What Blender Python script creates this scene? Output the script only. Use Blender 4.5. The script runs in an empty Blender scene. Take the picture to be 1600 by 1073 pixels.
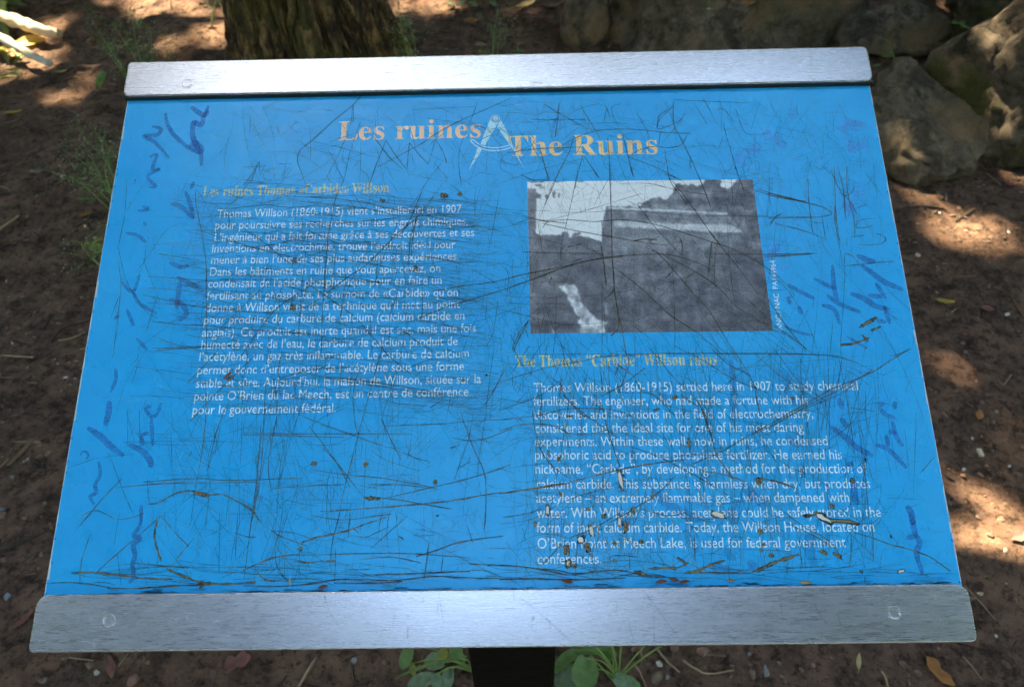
import bpy, math, random
import numpy as np
from mathutils import Vector, Matrix
random.seed(7); rng = np.random.default_rng(11)
C = bpy.context.scene.collection
S = bpy.context.scene

# ------------------------------------------------------------------ frames
TILT = math.radians(25.0)                      # slope of the sign board
PANEL_M = Matrix.Translation((0, 0, 0.98)) @ Matrix.Rotation(TILT, 4, 'X')
CAM_P = (0.02228, -0.24971, 0.68031)           # camera in board coordinates
CAM_E = (0.31562, 0.01739, -0.01151)
FPX, CX, CY = 1200.0, 800.0, 536.5             # focal length in photo pixels
def _rot(e):
    ca, sa, cb, sb, cc, sc = math.cos(e[0]), math.sin(e[0]), math.cos(e[1]), math.sin(e[1]), math.cos(e[2]), math.sin(e[2])
    return (Matrix(((cc, -sc, 0), (sc, cc, 0), (0, 0, 1))) @ Matrix(((cb, 0, sb), (0, 1, 0), (-sb, 0, cb))) @ Matrix(((1, 0, 0), (0, ca, -sa), (0, sa, ca))))
CAM_R = _rot(CAM_E)
CAM_W = PANEL_M @ Matrix.Translation(CAM_P) @ CAM_R.to_4x4()
def P(px, py, z=0.0):
    """point of the board (board coordinates) that stands where the photo shows it"""
    d = CAM_R @ Vector(((px - CX) / FPX, -(py - CY) / FPX, -1))
    t = (z - CAM_P[2]) / d.z
    return (CAM_P[0] + d.x * t, CAM_P[1] + d.y * t, z)
def G(px, py, z=0.0):
    """point of the ground (world)"""
    o = CAM_W.translation; d = CAM_W.to_3x3() @ Vector(((px - CX) / FPX, -(py - CY) / FPX, -1))
    t = (z - o.z) / d.z
    return Vector((o.x + d.x * t, o.y + d.y * t, z))

# ------------------------------------------------------------------ camera
cam = bpy.data.cameras.new('camera'); cam_o = bpy.data.objects.new('camera', cam); C.objects.link(cam_o)
cam_o.matrix_world = CAM_W
cam.sensor_width = 36; cam.lens = 36 * FPX / 1600; cam.clip_start = 0.02; cam.clip_end = 400
cam.dof.use_dof = True; cam.dof.focus_distance = 0.73; cam.dof.aperture_fstop = 10.5
S.camera = cam_o

# ------------------------------------------------------------------ sky, sun, exposure
SUN = Vector((-0.36, 0.52, 0.77)).normalized()           # towards the sun
w = bpy.data.worlds.new('World'); S.world = w; w.use_nodes = True
nt = w.node_tree; bg = nt.nodes['Background']
sky = nt.nodes.new('ShaderNodeTexSky'); sky.sky_type = 'NISHITA'; sky.sun_disc = False
sky.sun_elevation = math.asin(SUN.z); sky.sun_rotation = math.atan2(SUN.x, SUN.y)
nt.links.new(sky.outputs[0], bg.inputs[0]); bg.inputs[1].default_value = 0.15
sl = bpy.data.lights.new('sun', 'SUN'); sl.energy = 2.0; sl.angle = math.radians(0.53); sl.color = (1, .86, .66)
so = bpy.data.objects.new('sun', sl); C.objects.link(so); so.rotation_euler = SUN.to_track_quat('Z', 'Y').to_euler()
S.view_settings.view_transform = 'Standard'; S.view_settings.look = 'None'
S.view_settings.exposure = 4.52; S.view_settings.use_white_balance = True; S.view_settings.white_balance_temperature = 7700; S.view_settings.white_balance_tint = 2; S.view_settings.gamma = 1; S.view_settings.use_curve_mapping = False

# ------------------------------------------------------------------ noise
def _h(x, y, z, s):
    n = (x.astype(np.int64) * 374761393 + y.astype(np.int64) * 668265263 + z.astype(np.int64) * 2147483647 + s * 974711) & 0xffffffff
    n = ((n ^ (n >> 13)) * 1274126177) & 0xffffffff
    n = n ^ (n >> 16)
    return (n & 0xffff) / 65535.0
def vnoise(x, y, z=None, s=0):
    x = np.asarray(x, float); y = np.asarray(y, float); z = np.zeros_like(x) if z is None else np.asarray(z, float)
    xi, yi, zi = np.floor(x), np.floor(y), np.floor(z); fx, fy, fz = x - xi, y - yi, z - zi
    fx, fy, fz = [f * f * (3 - 2 * f) for f in (fx, fy, fz)]
    r = 0
    for dx in (0, 1):
        for dy in (0, 1):
            for dz in (0, 1):
                r = r + _h(xi + dx, yi + dy, zi + dz, s) * (fx if dx else 1 - fx) * (fy if dy else 1 - fy) * (fz if dz else 1 - fz)
    return r * 2 - 1
def fbm(x, y, z=None, o=4, s=0):
    a, f, r = 1.0, 1.0, 0
    for k in range(o):
        r = r + a * vnoise(np.asarray(x) * f, np.asarray(y) * f, None if z is None else np.asarray(z) * f, s + k * 7); a *= .5; f *= 2.03
    return r

# ------------------------------------------------------------------ materials
def lin(c):
    return tuple(((v / 255) / 12.92 if v <= 10 else (((v / 255) + .055) / 1.055) ** 2.4) for v in c)
class NT:
    def __init__(s, name):
        s.m = bpy.data.materials.new(name); s.m.use_nodes = True; s.t = s.m.node_tree; s.b = s.t.nodes['Principled BSDF']; s.out = s.t.nodes['Material Output']
    def n(s, typ, **k):
        o = s.t.nodes.new(typ)
        for a, v in k.items(): setattr(o, a, v)
        return o
    def l(s, a, b): s.t.links.new(a, b)
    def coord(s, scale=(1, 1, 1), kind='Object'):
        c = s.n('ShaderNodeTexCoord'); m = s.n('ShaderNodeMapping'); m.inputs['Scale'].default_value = scale; s.l(c.outputs[kind], m.inputs[0]); return m.outputs[0]
    def noise(s, vec, scale, detail=4, rough=.55):
        o = s.n('ShaderNodeTexNoise'); o.inputs['Scale'].default_value = scale; o.inputs['Detail'].default_value = detail; o.inputs['Roughness'].default_value = rough
        if vec: s.l(vec, o.inputs[0])
        return o.outputs['Fac']
    def ramp(s, fac, stops):
        o = s.n('ShaderNodeValToRGB'); e = o.color_ramp.elements
        e[0].position, e[0].color = stops[0][0], (*stops[0][1], 1); e[1].position, e[1].color = stops[-1][0], (*stops[-1][1], 1)
        for p_, c_ in stops[1:-1]:
            x = e.new(p_); x.color = (*c_, 1)
        s.l(fac, o.inputs[0]); return o.outputs[0]
    def rng(s, fac, a, b, c, d):
        o = s.n('ShaderNodeMapRange'); o.inputs[1].default_value, o.inputs[2].default_value, o.inputs[3].default_value, o.inputs[4].default_value = a, b, c, d
        s.l(fac, o.inputs[0]); return o.outputs[0]
    def mix(s, f, a, b, mode='MIX'):
        o = s.n('ShaderNodeMix', data_type='RGBA', blend_type=mode)
        for i, v in ((0, f), (6, a), (7, b)):
            if hasattr(v, 'node'): s.l(v, o.inputs[i])
            else: o.inputs[i].default_value = v if i == 0 else (*v, 1)
        return o.outputs[2]
    def math(s, op, a, b=None):
        o = s.n('ShaderNodeMath', operation=op)
        for i, v in ((0, a), (1, b)):
            if v is None: continue
            if hasattr(v, 'node'): s.l(v, o.inputs[i])
            else: o.inputs[i].default_value = v
        return o.outputs[0]
    def bump(s, h, dist, strength=1):
        o = s.n('ShaderNodeBump'); o.inputs['Strength'].default_value = strength; o.inputs['Distance'].default_value = dist; s.l(h, o.inputs['Height'])
        if s.b.inputs['Normal'].is_linked:
            s.l(s.b.inputs['Normal'].links[0].from_socket, o.inputs['Normal'])
        s.l(o.outputs[0], s.b.inputs['Normal'])
    def set(s, **k):
        for a, v in k.items():
            i = s.b.inputs[a.replace('_', ' ')]
            if hasattr(v, 'node'): s.l(v, i)
            else: i.default_value = (*v, 1) if isinstance(v, tuple) and len(v) == 3 else v
def simple(name, col, rough=.6, var=.25, scale=40, bump=0, detail=4, **k):
    t = NT(name); v = t.coord(); f = t.noise(v, scale, detail)
    t.set(Base_Color=t.mix(f, tuple(c * (1 - var) for c in col), tuple(min(1, c * (1 + var)) for c in col)), Roughness=rough, **k)
    if bump: t.bump(f, bump)
    return t.m
def alpha_mat(name, col, alpha=1.0, rough=.5, breakup=None, attr=True, metallic=0.0):
    t = NT(name); t.set(Base_Color=col, Roughness=rough, Metallic=metallic)
    a = None
    if attr:
        n = t.n('ShaderNodeAttribute'); n.attribute_name = 'wear'; a = t.math('MULTIPLY', n.outputs['Fac'], alpha)
    if breakup:
        f = t.rng(t.noise(t.coord(), breakup[0], 3), breakup[1], breakup[2], breakup[3], 1)
        a = t.math('MULTIPLY', f, a if a is not None else alpha)
    if a is not None: t.set(Alpha=a)
    else: t.set(Alpha=alpha)
    return t.m

M = {}
# blue enamel face of the board
t = NT('blue enamel print'); v = t.coord()
big = t.noise(v, 7, 3); fine = t.noise(v, 700, 3); mid = t.noise(v, 60, 4)
c = t.mix(big, (.0002, .38, .84), (.001, .44, .90)); fade = t.noise(v, 3.2, 6, .65); c = t.mix(t.rng(fade, .50, .70, 0, .22), c, (.07, .52, .92)); c = t.mix(t.rng(mid, .62, .8, 0, .35), c, (.006, .50, .92))
grime = t.noise(t.coord((14, 160, 1)), 9, 5, .7)
c = t.mix(t.rng(grime, .60, .82, 0, .30), c, (.01, .16, .36))
t.set(Base_Color=c, Roughness=t.rng(mid, .3, .7, .24, .36)); t.b.inputs['Specular IOR Level'].default_value = .26
t.bump(fine, .00012, .6); t.bump(mid, .0002, .35); M['blue'] = t.m
# brushed aluminium
def brushed(name, tint, r0=.20, r1=.30):
    t = NT(name); v = t.coord((70, 1500, 50)); s1 = t.noise(v, 1.0, 5, .7); v2 = t.coord((14, 420, 10)); s2 = t.noise(v2, 1.3, 4, .7); blot = t.noise(t.coord(), 12, 4)
    f = t.math('ADD', t.math('MULTIPLY', s1, .6), t.math('MULTIPLY', s2, .4))
    c = t.mix(t.rng(f, .36, .64, 0, 1), tuple(x * .80 for x in tint), tint)
    c = t.mix(t.rng(blot, .45, .75, 0, .35), c, tuple(x * .72 for x in tint))
    t.set(Base_Color=c, Metallic=.92, Roughness=t.rng(f, .3, .7, r0, r1)); t.b.inputs['Anisotropic'].default_value = .6
    tg = t.n('ShaderNodeTangent'); tg.direction_type = 'RADIAL'; tg.axis = 'Y'; t.l(tg.outputs[0], t.b.inputs['Tangent'])
    t.bump(f, .00004, .4); return t.m
M['lip_shade'] = simple('black lip shade', (.008, .008, .008), .6, .3, 60)
M['alu'] = brushed('brushed aluminium', (.42, .42, .425), .21, .31)
M['alu_lower'] = brushed('brushed steel grey', (.56, .54, .552), .23, .33)
M['post'] = simple('dark post paint', (.007, .005, .004), .8, .5, 30, .002); M['post'].node_tree.nodes['Principled BSDF'].inputs['Specular IOR Level'].default_value = .12
M['bracket'] = simple('dark bracket steel', (.02, .02, .02), .5, .3, 60, Metallic=.6)
M['edge'] = simple('bare board edge', (.55, .56, .56), .6, .35, 300)
# print inks
M['ink_body'] = alpha_mat('pale cyan ink', (.78, .95, .99), 1, .45, (1500, .28, .38, .7), attr=False)
M['ink_title'] = alpha_mat('peach ink', (1, .67, .34), 1, .45, (1200, .25, .38, .5), attr=False)
M['ink_title2'] = alpha_mat('pink peach ink', (1, .66, .44), 1, .45, (1200, .25, .4, .4), attr=False)
M['ink_head'] = alpha_mat('dull yellow ink', (.85, .78, .30), .9, .45, (900, .30, .5, .25), attr=False)
M['ink_blue'] = alpha_mat('blue line ink', (.02, .22, .62), .9, .45, attr=False)
M['ink_emblem'] = alpha_mat('emblem pale cyan ink', (.50, .84, .98), .97, .45, (1100, .25, .38, .6), attr=False)
M['marker'] = alpha_mat('faded marker ink', (.003, .13, .48), .72, .5, (500, .30, .60, .35))
M['marker_violet'] = alpha_mat('violet marker haze', (.20, .26, .80), .34, .5, (900, .35, .70, .0))
M['scratch'] = alpha_mat('dark scratch', (.038, .030, .016), .95, .8, (260, .30, .50, .35))
M['hair'] = alpha_mat('hairline scratch', (.022, .038, .038), .85, .7, (300, .35, .58, .15))
M['brownhair'] = alpha_mat('brownish worn hairline', (.17, .145, .085), .75, .8, (320, .32, .58, .2))
M['worn'] = alpha_mat('ink worn down to the blue ground', (.001, .42, .87), .9, .4, (900, .3, .5, .5))
M['pale'] = alpha_mat('pale scratch', (.40, .60, .78), .45, .5, (200, .38, .6, .1))
M['tan'] = alpha_mat('tan laminate', (.30, .24, .13), .85, .8, (500, .25, .5, .45))
M['bare'] = alpha_mat('bare white metal', (.72, .72, .70), 1, .5)
M['soot'] = alpha_mat('dark rim grime', (.015, .014, .010), .92, .9, (700, .2, .45, .5))
M['mdark'] = alpha_mat('dark scratch on metal', (.03, .03, .035), .55, .6, (150, .3, .6, .2))
M['mpale'] = alpha_mat('bright scratch on metal', (.75, .75, .77), .45, .35, (150, .3, .6, .2))
# photo print, colours per vertex
t = NT('halftone photograph print'); at = t.n('ShaderNodeAttribute'); at.attribute_name = 'print'
gr = t.noise(t.coord(), 1300, 2); t.set(Base_Color=t.mix(t.rng(gr, .3, .7, 0, .22), at.outputs['Color'], (.03, .035, .07)), Roughness=.42); M['photo'] = t.m
# ground
t = NT('trodden forest soil'); v = t.coord()
a_ = t.noise(v, 1.3, 5); b_ = t.noise(v, 14, 6, .65); c_ = t.noise(v, 90, 5, .7); d_ = t.noise(v, 420, 3, .6)
c = t.mix(t.rng(a_, .35, .65, 0, 1), (.28, .158, .114), (.42, .24, .165)); c = t.mix(t.rng(b_, .36, .62, 0, .8), (.085, .052, .040), c)
e_ = t.noise(v, 38, 6, .7); c = t.mix(t.rng(e_, .48, .40, 0, .75), c, (.032, .021, .017)); c = t.mix(t.rng(e_, .54, .64, 0, .45), c, (.30, .185, .135)); c = t.mix(t.rng(c_, .54, .66, 0, .6), c, (.32, .185, .125)); c = t.mix(t.rng(d_, .64, .74, 0, .7), c, (.36, .27, .22)); c = t.mix(t.rng(c_, .44, .34, 0, .7), c, (.018, .012, .010))
t.set(Base_Color=c, Roughness=.93); t.b.inputs['Specular IOR Level'].default_value = .25
t.bump(b_, .03, .9); t.bump(e_, .03, 1); t.bump(c_, .012, 1); t.bump(d_, .003, 1); M['soil'] = t.m
def rockmat(name, c0, c1, moss):
    t = NT(name); v = t.coord(); a_ = t.noise(v, 3, 8, .65); b_ = t.noise(v, 26, 8, .78); c_ = t.noise(v, 110, 5, .75)
    c = t.mix(t.rng(b_, .40, .60, 0, 1), c0, c1); c = t.mix(t.rng(a_, .53, .62, 0, .85), c, (.42, .255, .145)); c = t.mix(t.rng(a_, .46, .36, 0, .7), c, tuple(x * .5 for x in c0)); c = t.mix(t.rng(c_, .46, .34, 0, .5), c, tuple(x * .3 for x in c0)); d_ = t.noise(v, 8, 4, .6); c = t.mix(t.rng(d_, .52, .64, 0, .6), c, (.20, .155, .12)); c = t.mix(t.rng(d_, .46, .38, 0, .6), c, tuple(x * .45 for x in c0))
    m_ = t.math('MULTIPLY', t.rng(t.noise(v, 4.5, 6, .6), .47, .56, 0, 1), t.rng(c_, .35, .55, .3, 1))
    c = t.mix(t.math('MULTIPLY', m_, moss), c, (.095, .10, .010))
    t.set(Base_Color=c, Roughness=.9); t.bump(a_, .06, .9); t.bump(b_, .03, 1); t.bump(c_, .004, 1); return t.m
M['rock'] = rockmat('weathered grey brown rock', (.085, .062, .046), (.34, .25, .185), .35)
M['rock_moss'] = rockmat('mossy grey rock', (.06, .046, .034), (.27, .205, .15), .95)
M['rock_tan'] = rockmat('tan grey rock', (.10, .075, .053), (.31, .23, .16), .15)
t = NT('furrowed mossy bark'); v = t.coord((13, 13, 4.0)); v1 = t.coord()
a_ = t.noise(v, 2.2, 8, .7); b_ = t.noise(v1, 60, 5, .7); m_ = t.noise(v1, 5, 4)
c = t.ramp(a_, [(.36, (.010, .007, .004)), (.5, (.075, .042, .018)), (.62, (.33, .20, .085))]); c = t.mix(t.rng(m_, .45, .62, 0, .55), c, (.11, .095, .02)); c = t.mix(t.rng(b_, .5, .35, 0, .5), c, (.01, .008, .005))
t.set(Base_Color=c, Roughness=.92); t.bump(a_, .02, 1); t.bump(b_, .004, 1); M['bark'] = t.m
def leafmat(name, c0, c1, trans=.35, rough=.5, scale=25):
    t = NT(name); v = t.coord(); f = t.noise(v, scale, 5); c = t.mix(t.rng(f, .3, .7, 0, 1), c0, c1)
    t.set(Base_Color=c, Roughness=rough); tr = t.n('ShaderNodeBsdfTranslucent'); t.l(c, tr.inputs[0]); mx = t.n('ShaderNodeMixShader'); mx.inputs[0].default_value = trans
    t.l(t.b.outputs[0], mx.inputs[1]); t.l(tr.outputs[0], mx.inputs[2]); t.l(mx.outputs[0], t.out.inputs[0]); return t.m
M['canopy'] = leafmat('canopy leaf', (.03, .065, .016), (.055, .10, .026), .3, .5, 1.5)
M['green'] = leafmat('fresh green leaf', (.08, .16, .035), (.17, .28, .08), .25, .4, 60)
M['bluegreen'] = leafmat('dull blue green leaf', (.09, .16, .085), (.22, .30, .17), .2, .45, 80)
M['yellowgreen'] = leafmat('yellowing leaf', (.24, .25, .05), (.42, .34, .06), .3, .5, 60)
M['yellow'] = leafmat('yellow dead leaf', (.42, .28, .05), (.62, .44, .10), .3, .6, 50)
M['strawleaf'] = leafmat('straw coloured dead leaf', (.32, .23, .11), (.50, .40, .20), .1, .7, 60)
M['redleaf'] = leafmat('red brown dead leaf', (.10, .035, .028), (.22, .08, .06), .1, .6, 70)
M['pinkleaf'] = leafmat('pinkish brown dead leaf', (.16, .09, .075), (.28, .165, .13), .1, .7, 70)
M['orangeleaf'] = leafmat('orange brown dead leaf', (.28, .11, .03), (.45, .20, .06), .2, .7, 50)
M['stem'] = simple('green stem', (.20, .30, .08), .5, .3, 30)
M['weedleaf'] = leafmat('grey green weed leaf', (.06, .09, .036), (.13, .17, .07), .3, .6, 20)
M['bud'] = simple('pale flower bud', (.42, .42, .32), .7, .3, 200)
M['litter'] = simple('leaf litter crumbs', (.10, .06, .045), .85, .75, 9, detail=6)
M['moss'] = simple('moss cushion', (.05, .062, .010), .95, .5, 60)
M['palewood'] = simple('barkless pale wood', (.62, .50, .36), .6, .25, 22, .003)
M['greywood'] = simple('grey bleached wood', (.50, .45, .39), .65, .25, 26, .003)
M['twig'] = simple('brown twig', (.13, .080, .050), .8, .5, 40)
M['darktwig'] = simple('dark root', (.035, .024, .018), .9, .5, 40)
M['twigp'] = simple('tan twig', (.27, .18, .11), .8, .3, 40)
def stone(name, c): return simple(name, c, .75, .3, 60, .001)
M['st_grey'] = stone('grey stone', (.19, .18, .18)); M['st_white'] = stone('pale stone', (.46, .43, .40)); M['st_red'] = stone('reddish stone', (.21, .105, .08)); M['st_brown'] = stone('brown stone', (.16, .11, .085)); M['st_blue'] = stone('blue grey stone', (.20, .23, .27)); M['st_cream'] = stone('cream stone', (.50, .38, .25))
t = NT('soil crumbs'); v = t.coord(); f = t.noise(v, 35, 5, .8); t.set(Base_Color=t.ramp(f, [(.3, (.04, .025, .018)), (.5, (.14, .082, .056)), (.62, (.20, .125, .09)), (.74, (.36, .28, .23))]), Roughness=.9); M['crumb'] = t.m

# ------------------------------------------------------------------ object helpers
def tag(o, label=None, cat=None, group=None, kind=None):
    if label: o['label'] = label
    if cat: o['category'] = cat
    if group: o['group'] = group
    if kind: o['kind'] = kind
    return o
def mesh(name, verts, faces, mats, parent=None, smooth=False, midx=None, attr=None):
    me = bpy.data.meshes.new(name); me.from_pydata([tuple(map(float, v)) for v in verts], [], [tuple(map(int, f)) for f in faces])
    for m in (mats if isinstance(mats, (list, tuple)) else [mats]): me.materials.append(m)
    if midx is not None: me.polygons.foreach_set('material_index', midx)
    if smooth: me.polygons.foreach_set('use_smooth', [True] * len(me.polygons))
    if attr is not None:
        a = me.attributes.new('wear', 'FLOAT', 'POINT'); a.data.foreach_set('value', np.asarray(attr, dtype=np.float32))
    me.update(); o = bpy.data.objects.new(name, me); C.objects.link(o)
    if parent: o.parent = parent
    return o
def empty(name, loc=(0, 0, 0)):
    o = bpy.data.objects.new(name, None); o.empty_display_size = .05; o.location = loc; C.objects.link(o); return o
def tube(pts, radii, n=8):
    pts = [Vector(p) for p in pts]; V = []; F = []
    up = Vector((.13, .21, 1)).normalized()
    for i, p in enumerate(pts):
        d = (pts[min(i + 1, len(pts) - 1)] - pts[max(i - 1, 0)]).normalized()
        a = d.cross(up); a = a.normalized() if a.length > 1e-4 else Vector((1, 0, 0)); b = d.cross(a)
        r = radii[i] if hasattr(radii, '__len__') else radii
        for k in range(n):
            t_ = 2 * math.pi * k / n; V.append(p + (a * math.cos(t_) + b * math.sin(t_)) * r)
    for i in range(len(pts) - 1):
        for k in range(n):
            F.append((i * n + k, i * n + (k + 1) % n, (i + 1) * n + (k + 1) % n, (i + 1) * n + k))
    F.append(tuple(range(n - 1, -1, -1))); F.append(tuple((len(pts) - 1) * n + k for k in range(n)))
    return V, F
def merge(parts):
    V, F = [], []
    for v, f in parts:
        o = len(V); V += list(v); F += [tuple(i + o for i in q) for q in f]
    return V, F
def catmull(pts, sub=5):
    if len(pts) < 3: return [tuple(p) for p in pts]
    P_ = [pts[0]] + list(pts) + [pts[-1]]; out = []
    for i in range(1, len(P_) - 2):
        p0, p1, p2, p3 = (np.array(P_[j], float) for j in (i - 1, i, i + 1, i + 2))
        for k in range(sub):
            t_ = k / sub; out.append(tuple(.5 * ((2 * p1) + (-p0 + p2) * t_ + (2 * p0 - 5 * p1 + 4 * p2 - p3) * t_ ** 2 + (-p0 + 3 * p1 - 3 * p2 + p3) * t_ ** 3)))
    out.append(tuple(pts[-1])); return out

# ------------------------------------------------------------------ ground
def ground_h(x, y):
    x = np.asarray(x, float); y = np.asarray(y, float)
    h = .035 * fbm(x * .7, y * .7, o=3, s=3) + .012 * fbm(x * 4, y * 4, o=3, s=5) + .006 * fbm(x * 16, y * 16, o=4, s=9)
    cl = vnoise(x * 30, y * 30, s=21); h = h + .014 * np.clip(cl - .3, 0, 1)
    # the ground climbs towards the boulders and the wood behind
    h = h + .10 * np.clip((y - 2.2) / 2.5, 0, 1) ** 1.5 + .12 * np.clip((x - 1.2) / 2, 0, 1) * np.clip((y - 1.5) / 2, 0, 1)
    h = h * np.clip(1 - (np.hypot(x, y) - 30) / 40, .0, 1)
    return h
def gz(x, y): return float(ground_h(np.array([x]), np.array([y]))[0])
def GG(px, py, dz=0.0):
    p = G(px, py)
    for _ in range(4): p = G(px, py, gz(p.x, p.y) + dz)
    return p
def axis(lo, hi, step, far):
    inner = np.arange(lo, hi, step); out = [hi]; s = step
    while out[-1] < far: s *= 1.35; out.append(out[-1] + s)
    out2 = [lo]; s = step
    while out2[-1] > -far: s *= 1.35; out2.append(out2[-1] - s)
    return np.concatenate([np.array(out2[1:][::-1]), inner, np.array(out)])
ax, ay = axis(-3.0, 3.2, .0125, 150), axis(-.7, 4.4, .0125, 150)
X, Y = np.meshgrid(ax, ay, indexing='ij'); Z = ground_h(X, Y)
V = np.stack([X, Y, Z], -1).reshape(-1, 3); nx, ny = X.shape
I = np.arange(nx * ny).reshape(nx, ny); F = np.stack([I[:-1, :-1], I[1:, :-1], I[1:, 1:], I[:-1, 1:]], -1).reshape(-1, 4)
me = bpy.data.meshes.new('ground'); me.vertices.add(len(V)); me.vertices.foreach_set('co', V.astype(np.float32).ravel())
me.loops.add(F.size); me.loops.foreach_set('vertex_index', F.astype(np.int32).ravel()); me.polygons.add(len(F))
me.polygons.foreach_set('loop_start', np.arange(0, F.size, 4, dtype=np.int32)); me.polygons.foreach_set('use_smooth', np.ones(len(F), bool)); me.update(calc_edges=True)
me.materials.append(M['soil']); go = bpy.data.objects.new('ground', me); C.objects.link(go); tag(go, 'trodden dark brown forest soil', kind='structure')

# scattered crumbs and litter
def scatter(name, n, tmpl, smin, smax, mat, label, region=(-3, 3.1, -.65, 4.3), flat=1.0, clump=None):
    tv, tf = tmpl; tv = np.array(tv); tf = np.array(tf)
    x = rng.uniform(region[0], region[1], n * 2); y = rng.uniform(region[2], region[3], n * 2)
    if clump: k = (fbm(x * clump, y * clump, s=33) + rng.normal(0, .35, len(x))) > 0; x, y = x[k], y[k]
    x, y = x[:n], y[:n]; n = len(x); s = smin + (smax - smin) * rng.random(n) ** 3
    a = rng.uniform(0, 6.283, n); sc = rng.uniform(.6, 1.4, (n, 3)) * s[:, None]; sc[:, 2] *= flat
    q = tv[None] * sc[:, None]; ca, sa = np.cos(a)[:, None], np.sin(a)[:, None]
    tx, ty = rng.normal(0, .35, (2, n)); xx = q[..., 0] * ca - q[..., 1] * sa; yy = q[..., 0] * sa + q[..., 1] * ca; zz = q[..., 2] + xx * tx[:, None] * .5 + yy * ty[:, None] * .5
    V = np.stack([xx + x[:, None], yy + y[:, None], zz + (ground_h(x, y) + s * .15 * flat)[:, None]], -1).reshape(-1, 3)
    F = (tf[None] + (np.arange(n) * len(tv))[:, None, None]).reshape(-1, tf.shape[1])
    return tag(mesh(name, V, F, mat), label, kind='stuff')
_ico = ([(0, 0, 1), (.89, 0, .45), (.28, .85, .45), (-.72, .53, .45), (-.72, -.53, .45), (.28, -.85, .45), (.72, .53, -.45), (-.28, .85, -.45), (-.89, 0, -.45), (-.28, -.85, -.45), (.72, -.53, -.45), (0, 0, -1)],
        [(0, 1, 2), (0, 2, 3), (0, 3, 4), (0, 4, 5), (0, 5, 1), (1, 6, 2), (2, 7, 3), (3, 8, 4), (4, 9, 5), (5, 10, 1), (6, 7, 2), (7, 8, 3), (8, 9, 4), (9, 10, 5), (10, 6, 1), (11, 7, 6), (11, 8, 7), (11, 9, 8), (11, 10, 9), (11, 6, 10)])
_flake = ([(-1, 0, .1), (-.5, .35, .3), (.6, .55, .05), (.8, 0, .25), (.3, -.5, .0), (-.7, -.3, .2)], [(0, 1, 5), (1, 4, 5), (1, 2, 4), (2, 3, 4)])
_chip = ([(-1, -.09, 0), (1, -.06, .1), (1, .06, .1), (-1, .09, 0), (-1, 0, .15), (1, 0, .22)], [(0, 1, 5), (0, 5, 4), (4, 5, 2), (4, 2, 3)])
scatter('soil_crumbs', 26000, _ico, .0012, .0095, M['crumb'], 'small soil crumbs and gravel on the trodden ground', flat=.6)
scatter('leaf_litter', 5500, _flake, .003, .014, M['litter'], 'broken brown leaf litter scattered over the soil', flat=.8, clump=1.1)
scatter('twig_litter', 2600, _chip, .008, .045, M['darktwig'], 'thin dark bits of twig on the soil', flat=.5)

scatter('straw_litter', 420, _chip, .010, .045, M['twigp'], 'thin tan straws and twig ends on the soil', flat=.5, clump=1.3)
scatter('root_litter', 700, _chip, .015, .07, M['twig'], 'short brown root pieces on the soil', flat=.8)

# ------------------------------------------------------------------ boulders
import bmesh
def rock_mesh(name, rx, ry, rz, seed, mat, cuts=9, rough=.16, sub=5, sharp=1.0):
    bm = bmesh.new(); bmesh.ops.create_icosphere(bm, subdivisions=sub, radius=1)
    co = np.array([v.co[:] for v in bm.verts]); r = np.random.default_rng(seed)
    for _ in range(cuts):
        n = r.normal(0, 1, 3); n[2] = abs(n[2]) * .8; n /= np.linalg.norm(n); d = r.uniform(.55, .86)
        k = co @ n - d; co -= np.where(k > 0, k, 0)[:, None] * n * .92 * sharp
    co *= (1 + rough * fbm(co[:, 0] * 1.7 + seed, co[:, 1] * 1.7, co[:, 2] * 1.7, 5, seed))[:, None]
    ridge = 1 - np.abs(fbm(co[:, 0] * 2.6 + seed * 3, co[:, 1] * 2.6, co[:, 2] * 2.6, 3, seed + 5)); co *= (1 - .07 * np.clip(ridge - .8, 0, 1) * 5)[:, None]
    co += .035 * np.stack([fbm(co[:, 0] * 5, co[:, 1] * 5, co[:, 2] * 5, 5, seed + k) for k in (1, 2, 3)], 1); st = np.sin((co[:, 2] * 9 + co[:, 0] * 4 + 1.2 * fbm(co[:, 0] * 2, co[:, 1] * 2, co[:, 2] * 2, 2, seed)) * 2); co *= (1 + .014 * np.clip(st, -.2, 1))[:, None]
    co *= np.array([rx, ry, rz])
    for v, c_ in zip(bm.verts, co): v.co = c_
    me = bpy.data.meshes.new(name); bm.to_mesh(me); bm.free(); me.materials.append(mat)
    me.polygons.foreach_set('use_smooth', [True] * len(me.polygons)); o = bpy.data.objects.new(name, me); C.objects.link(o); return o
def boulder(px, py, r, zc, seed, mat, label, rot=(0, 0, 0), **k):
    g = GG(px, py); o = rock_mesh('boulder', *r, seed, M[mat], **k); o.location = (g.x, g.y, g.z + zc); o.rotation_euler = [math.radians(a) for a in rot]
    return tag(o, label, 'boulder', 'boulders behind the sign')
boulder(1120, 50, (.60, .42, .50), .12, 4, 'rock', 'largest grey brown boulder rising behind the middle of the sign', rot=(0, 0, 10))
boulder(1584, 192, (.36, .32, .38), .18, 12, 'rock_moss', 'rounded boulder with green moss in its cracks, at the right', rot=(8, -6, 30), cuts=6)
boulder(1392, 205, (.26, .32, .24), .03, 21, 'rock_tan', 'low sloping slab with tan patches beside the top bar corner', rot=(-14, 10, 10))
boulder(1395, 62, (.30, .15, .13), .05, 31, 'rock', 'flat ledge of rock with needles on top, between the two boulders', rot=(4, 0, -4))
boulder(1427, 28, (.085, .075, .085), .12, 41, 'rock_tan', 'small upright stone standing on the rock ledge', sub=4)
boulder(1483, 32, (.07, .05, .045), .12, 43, 'rock', 'smallest grey stone lying right of the upright one', sub=4)
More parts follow.
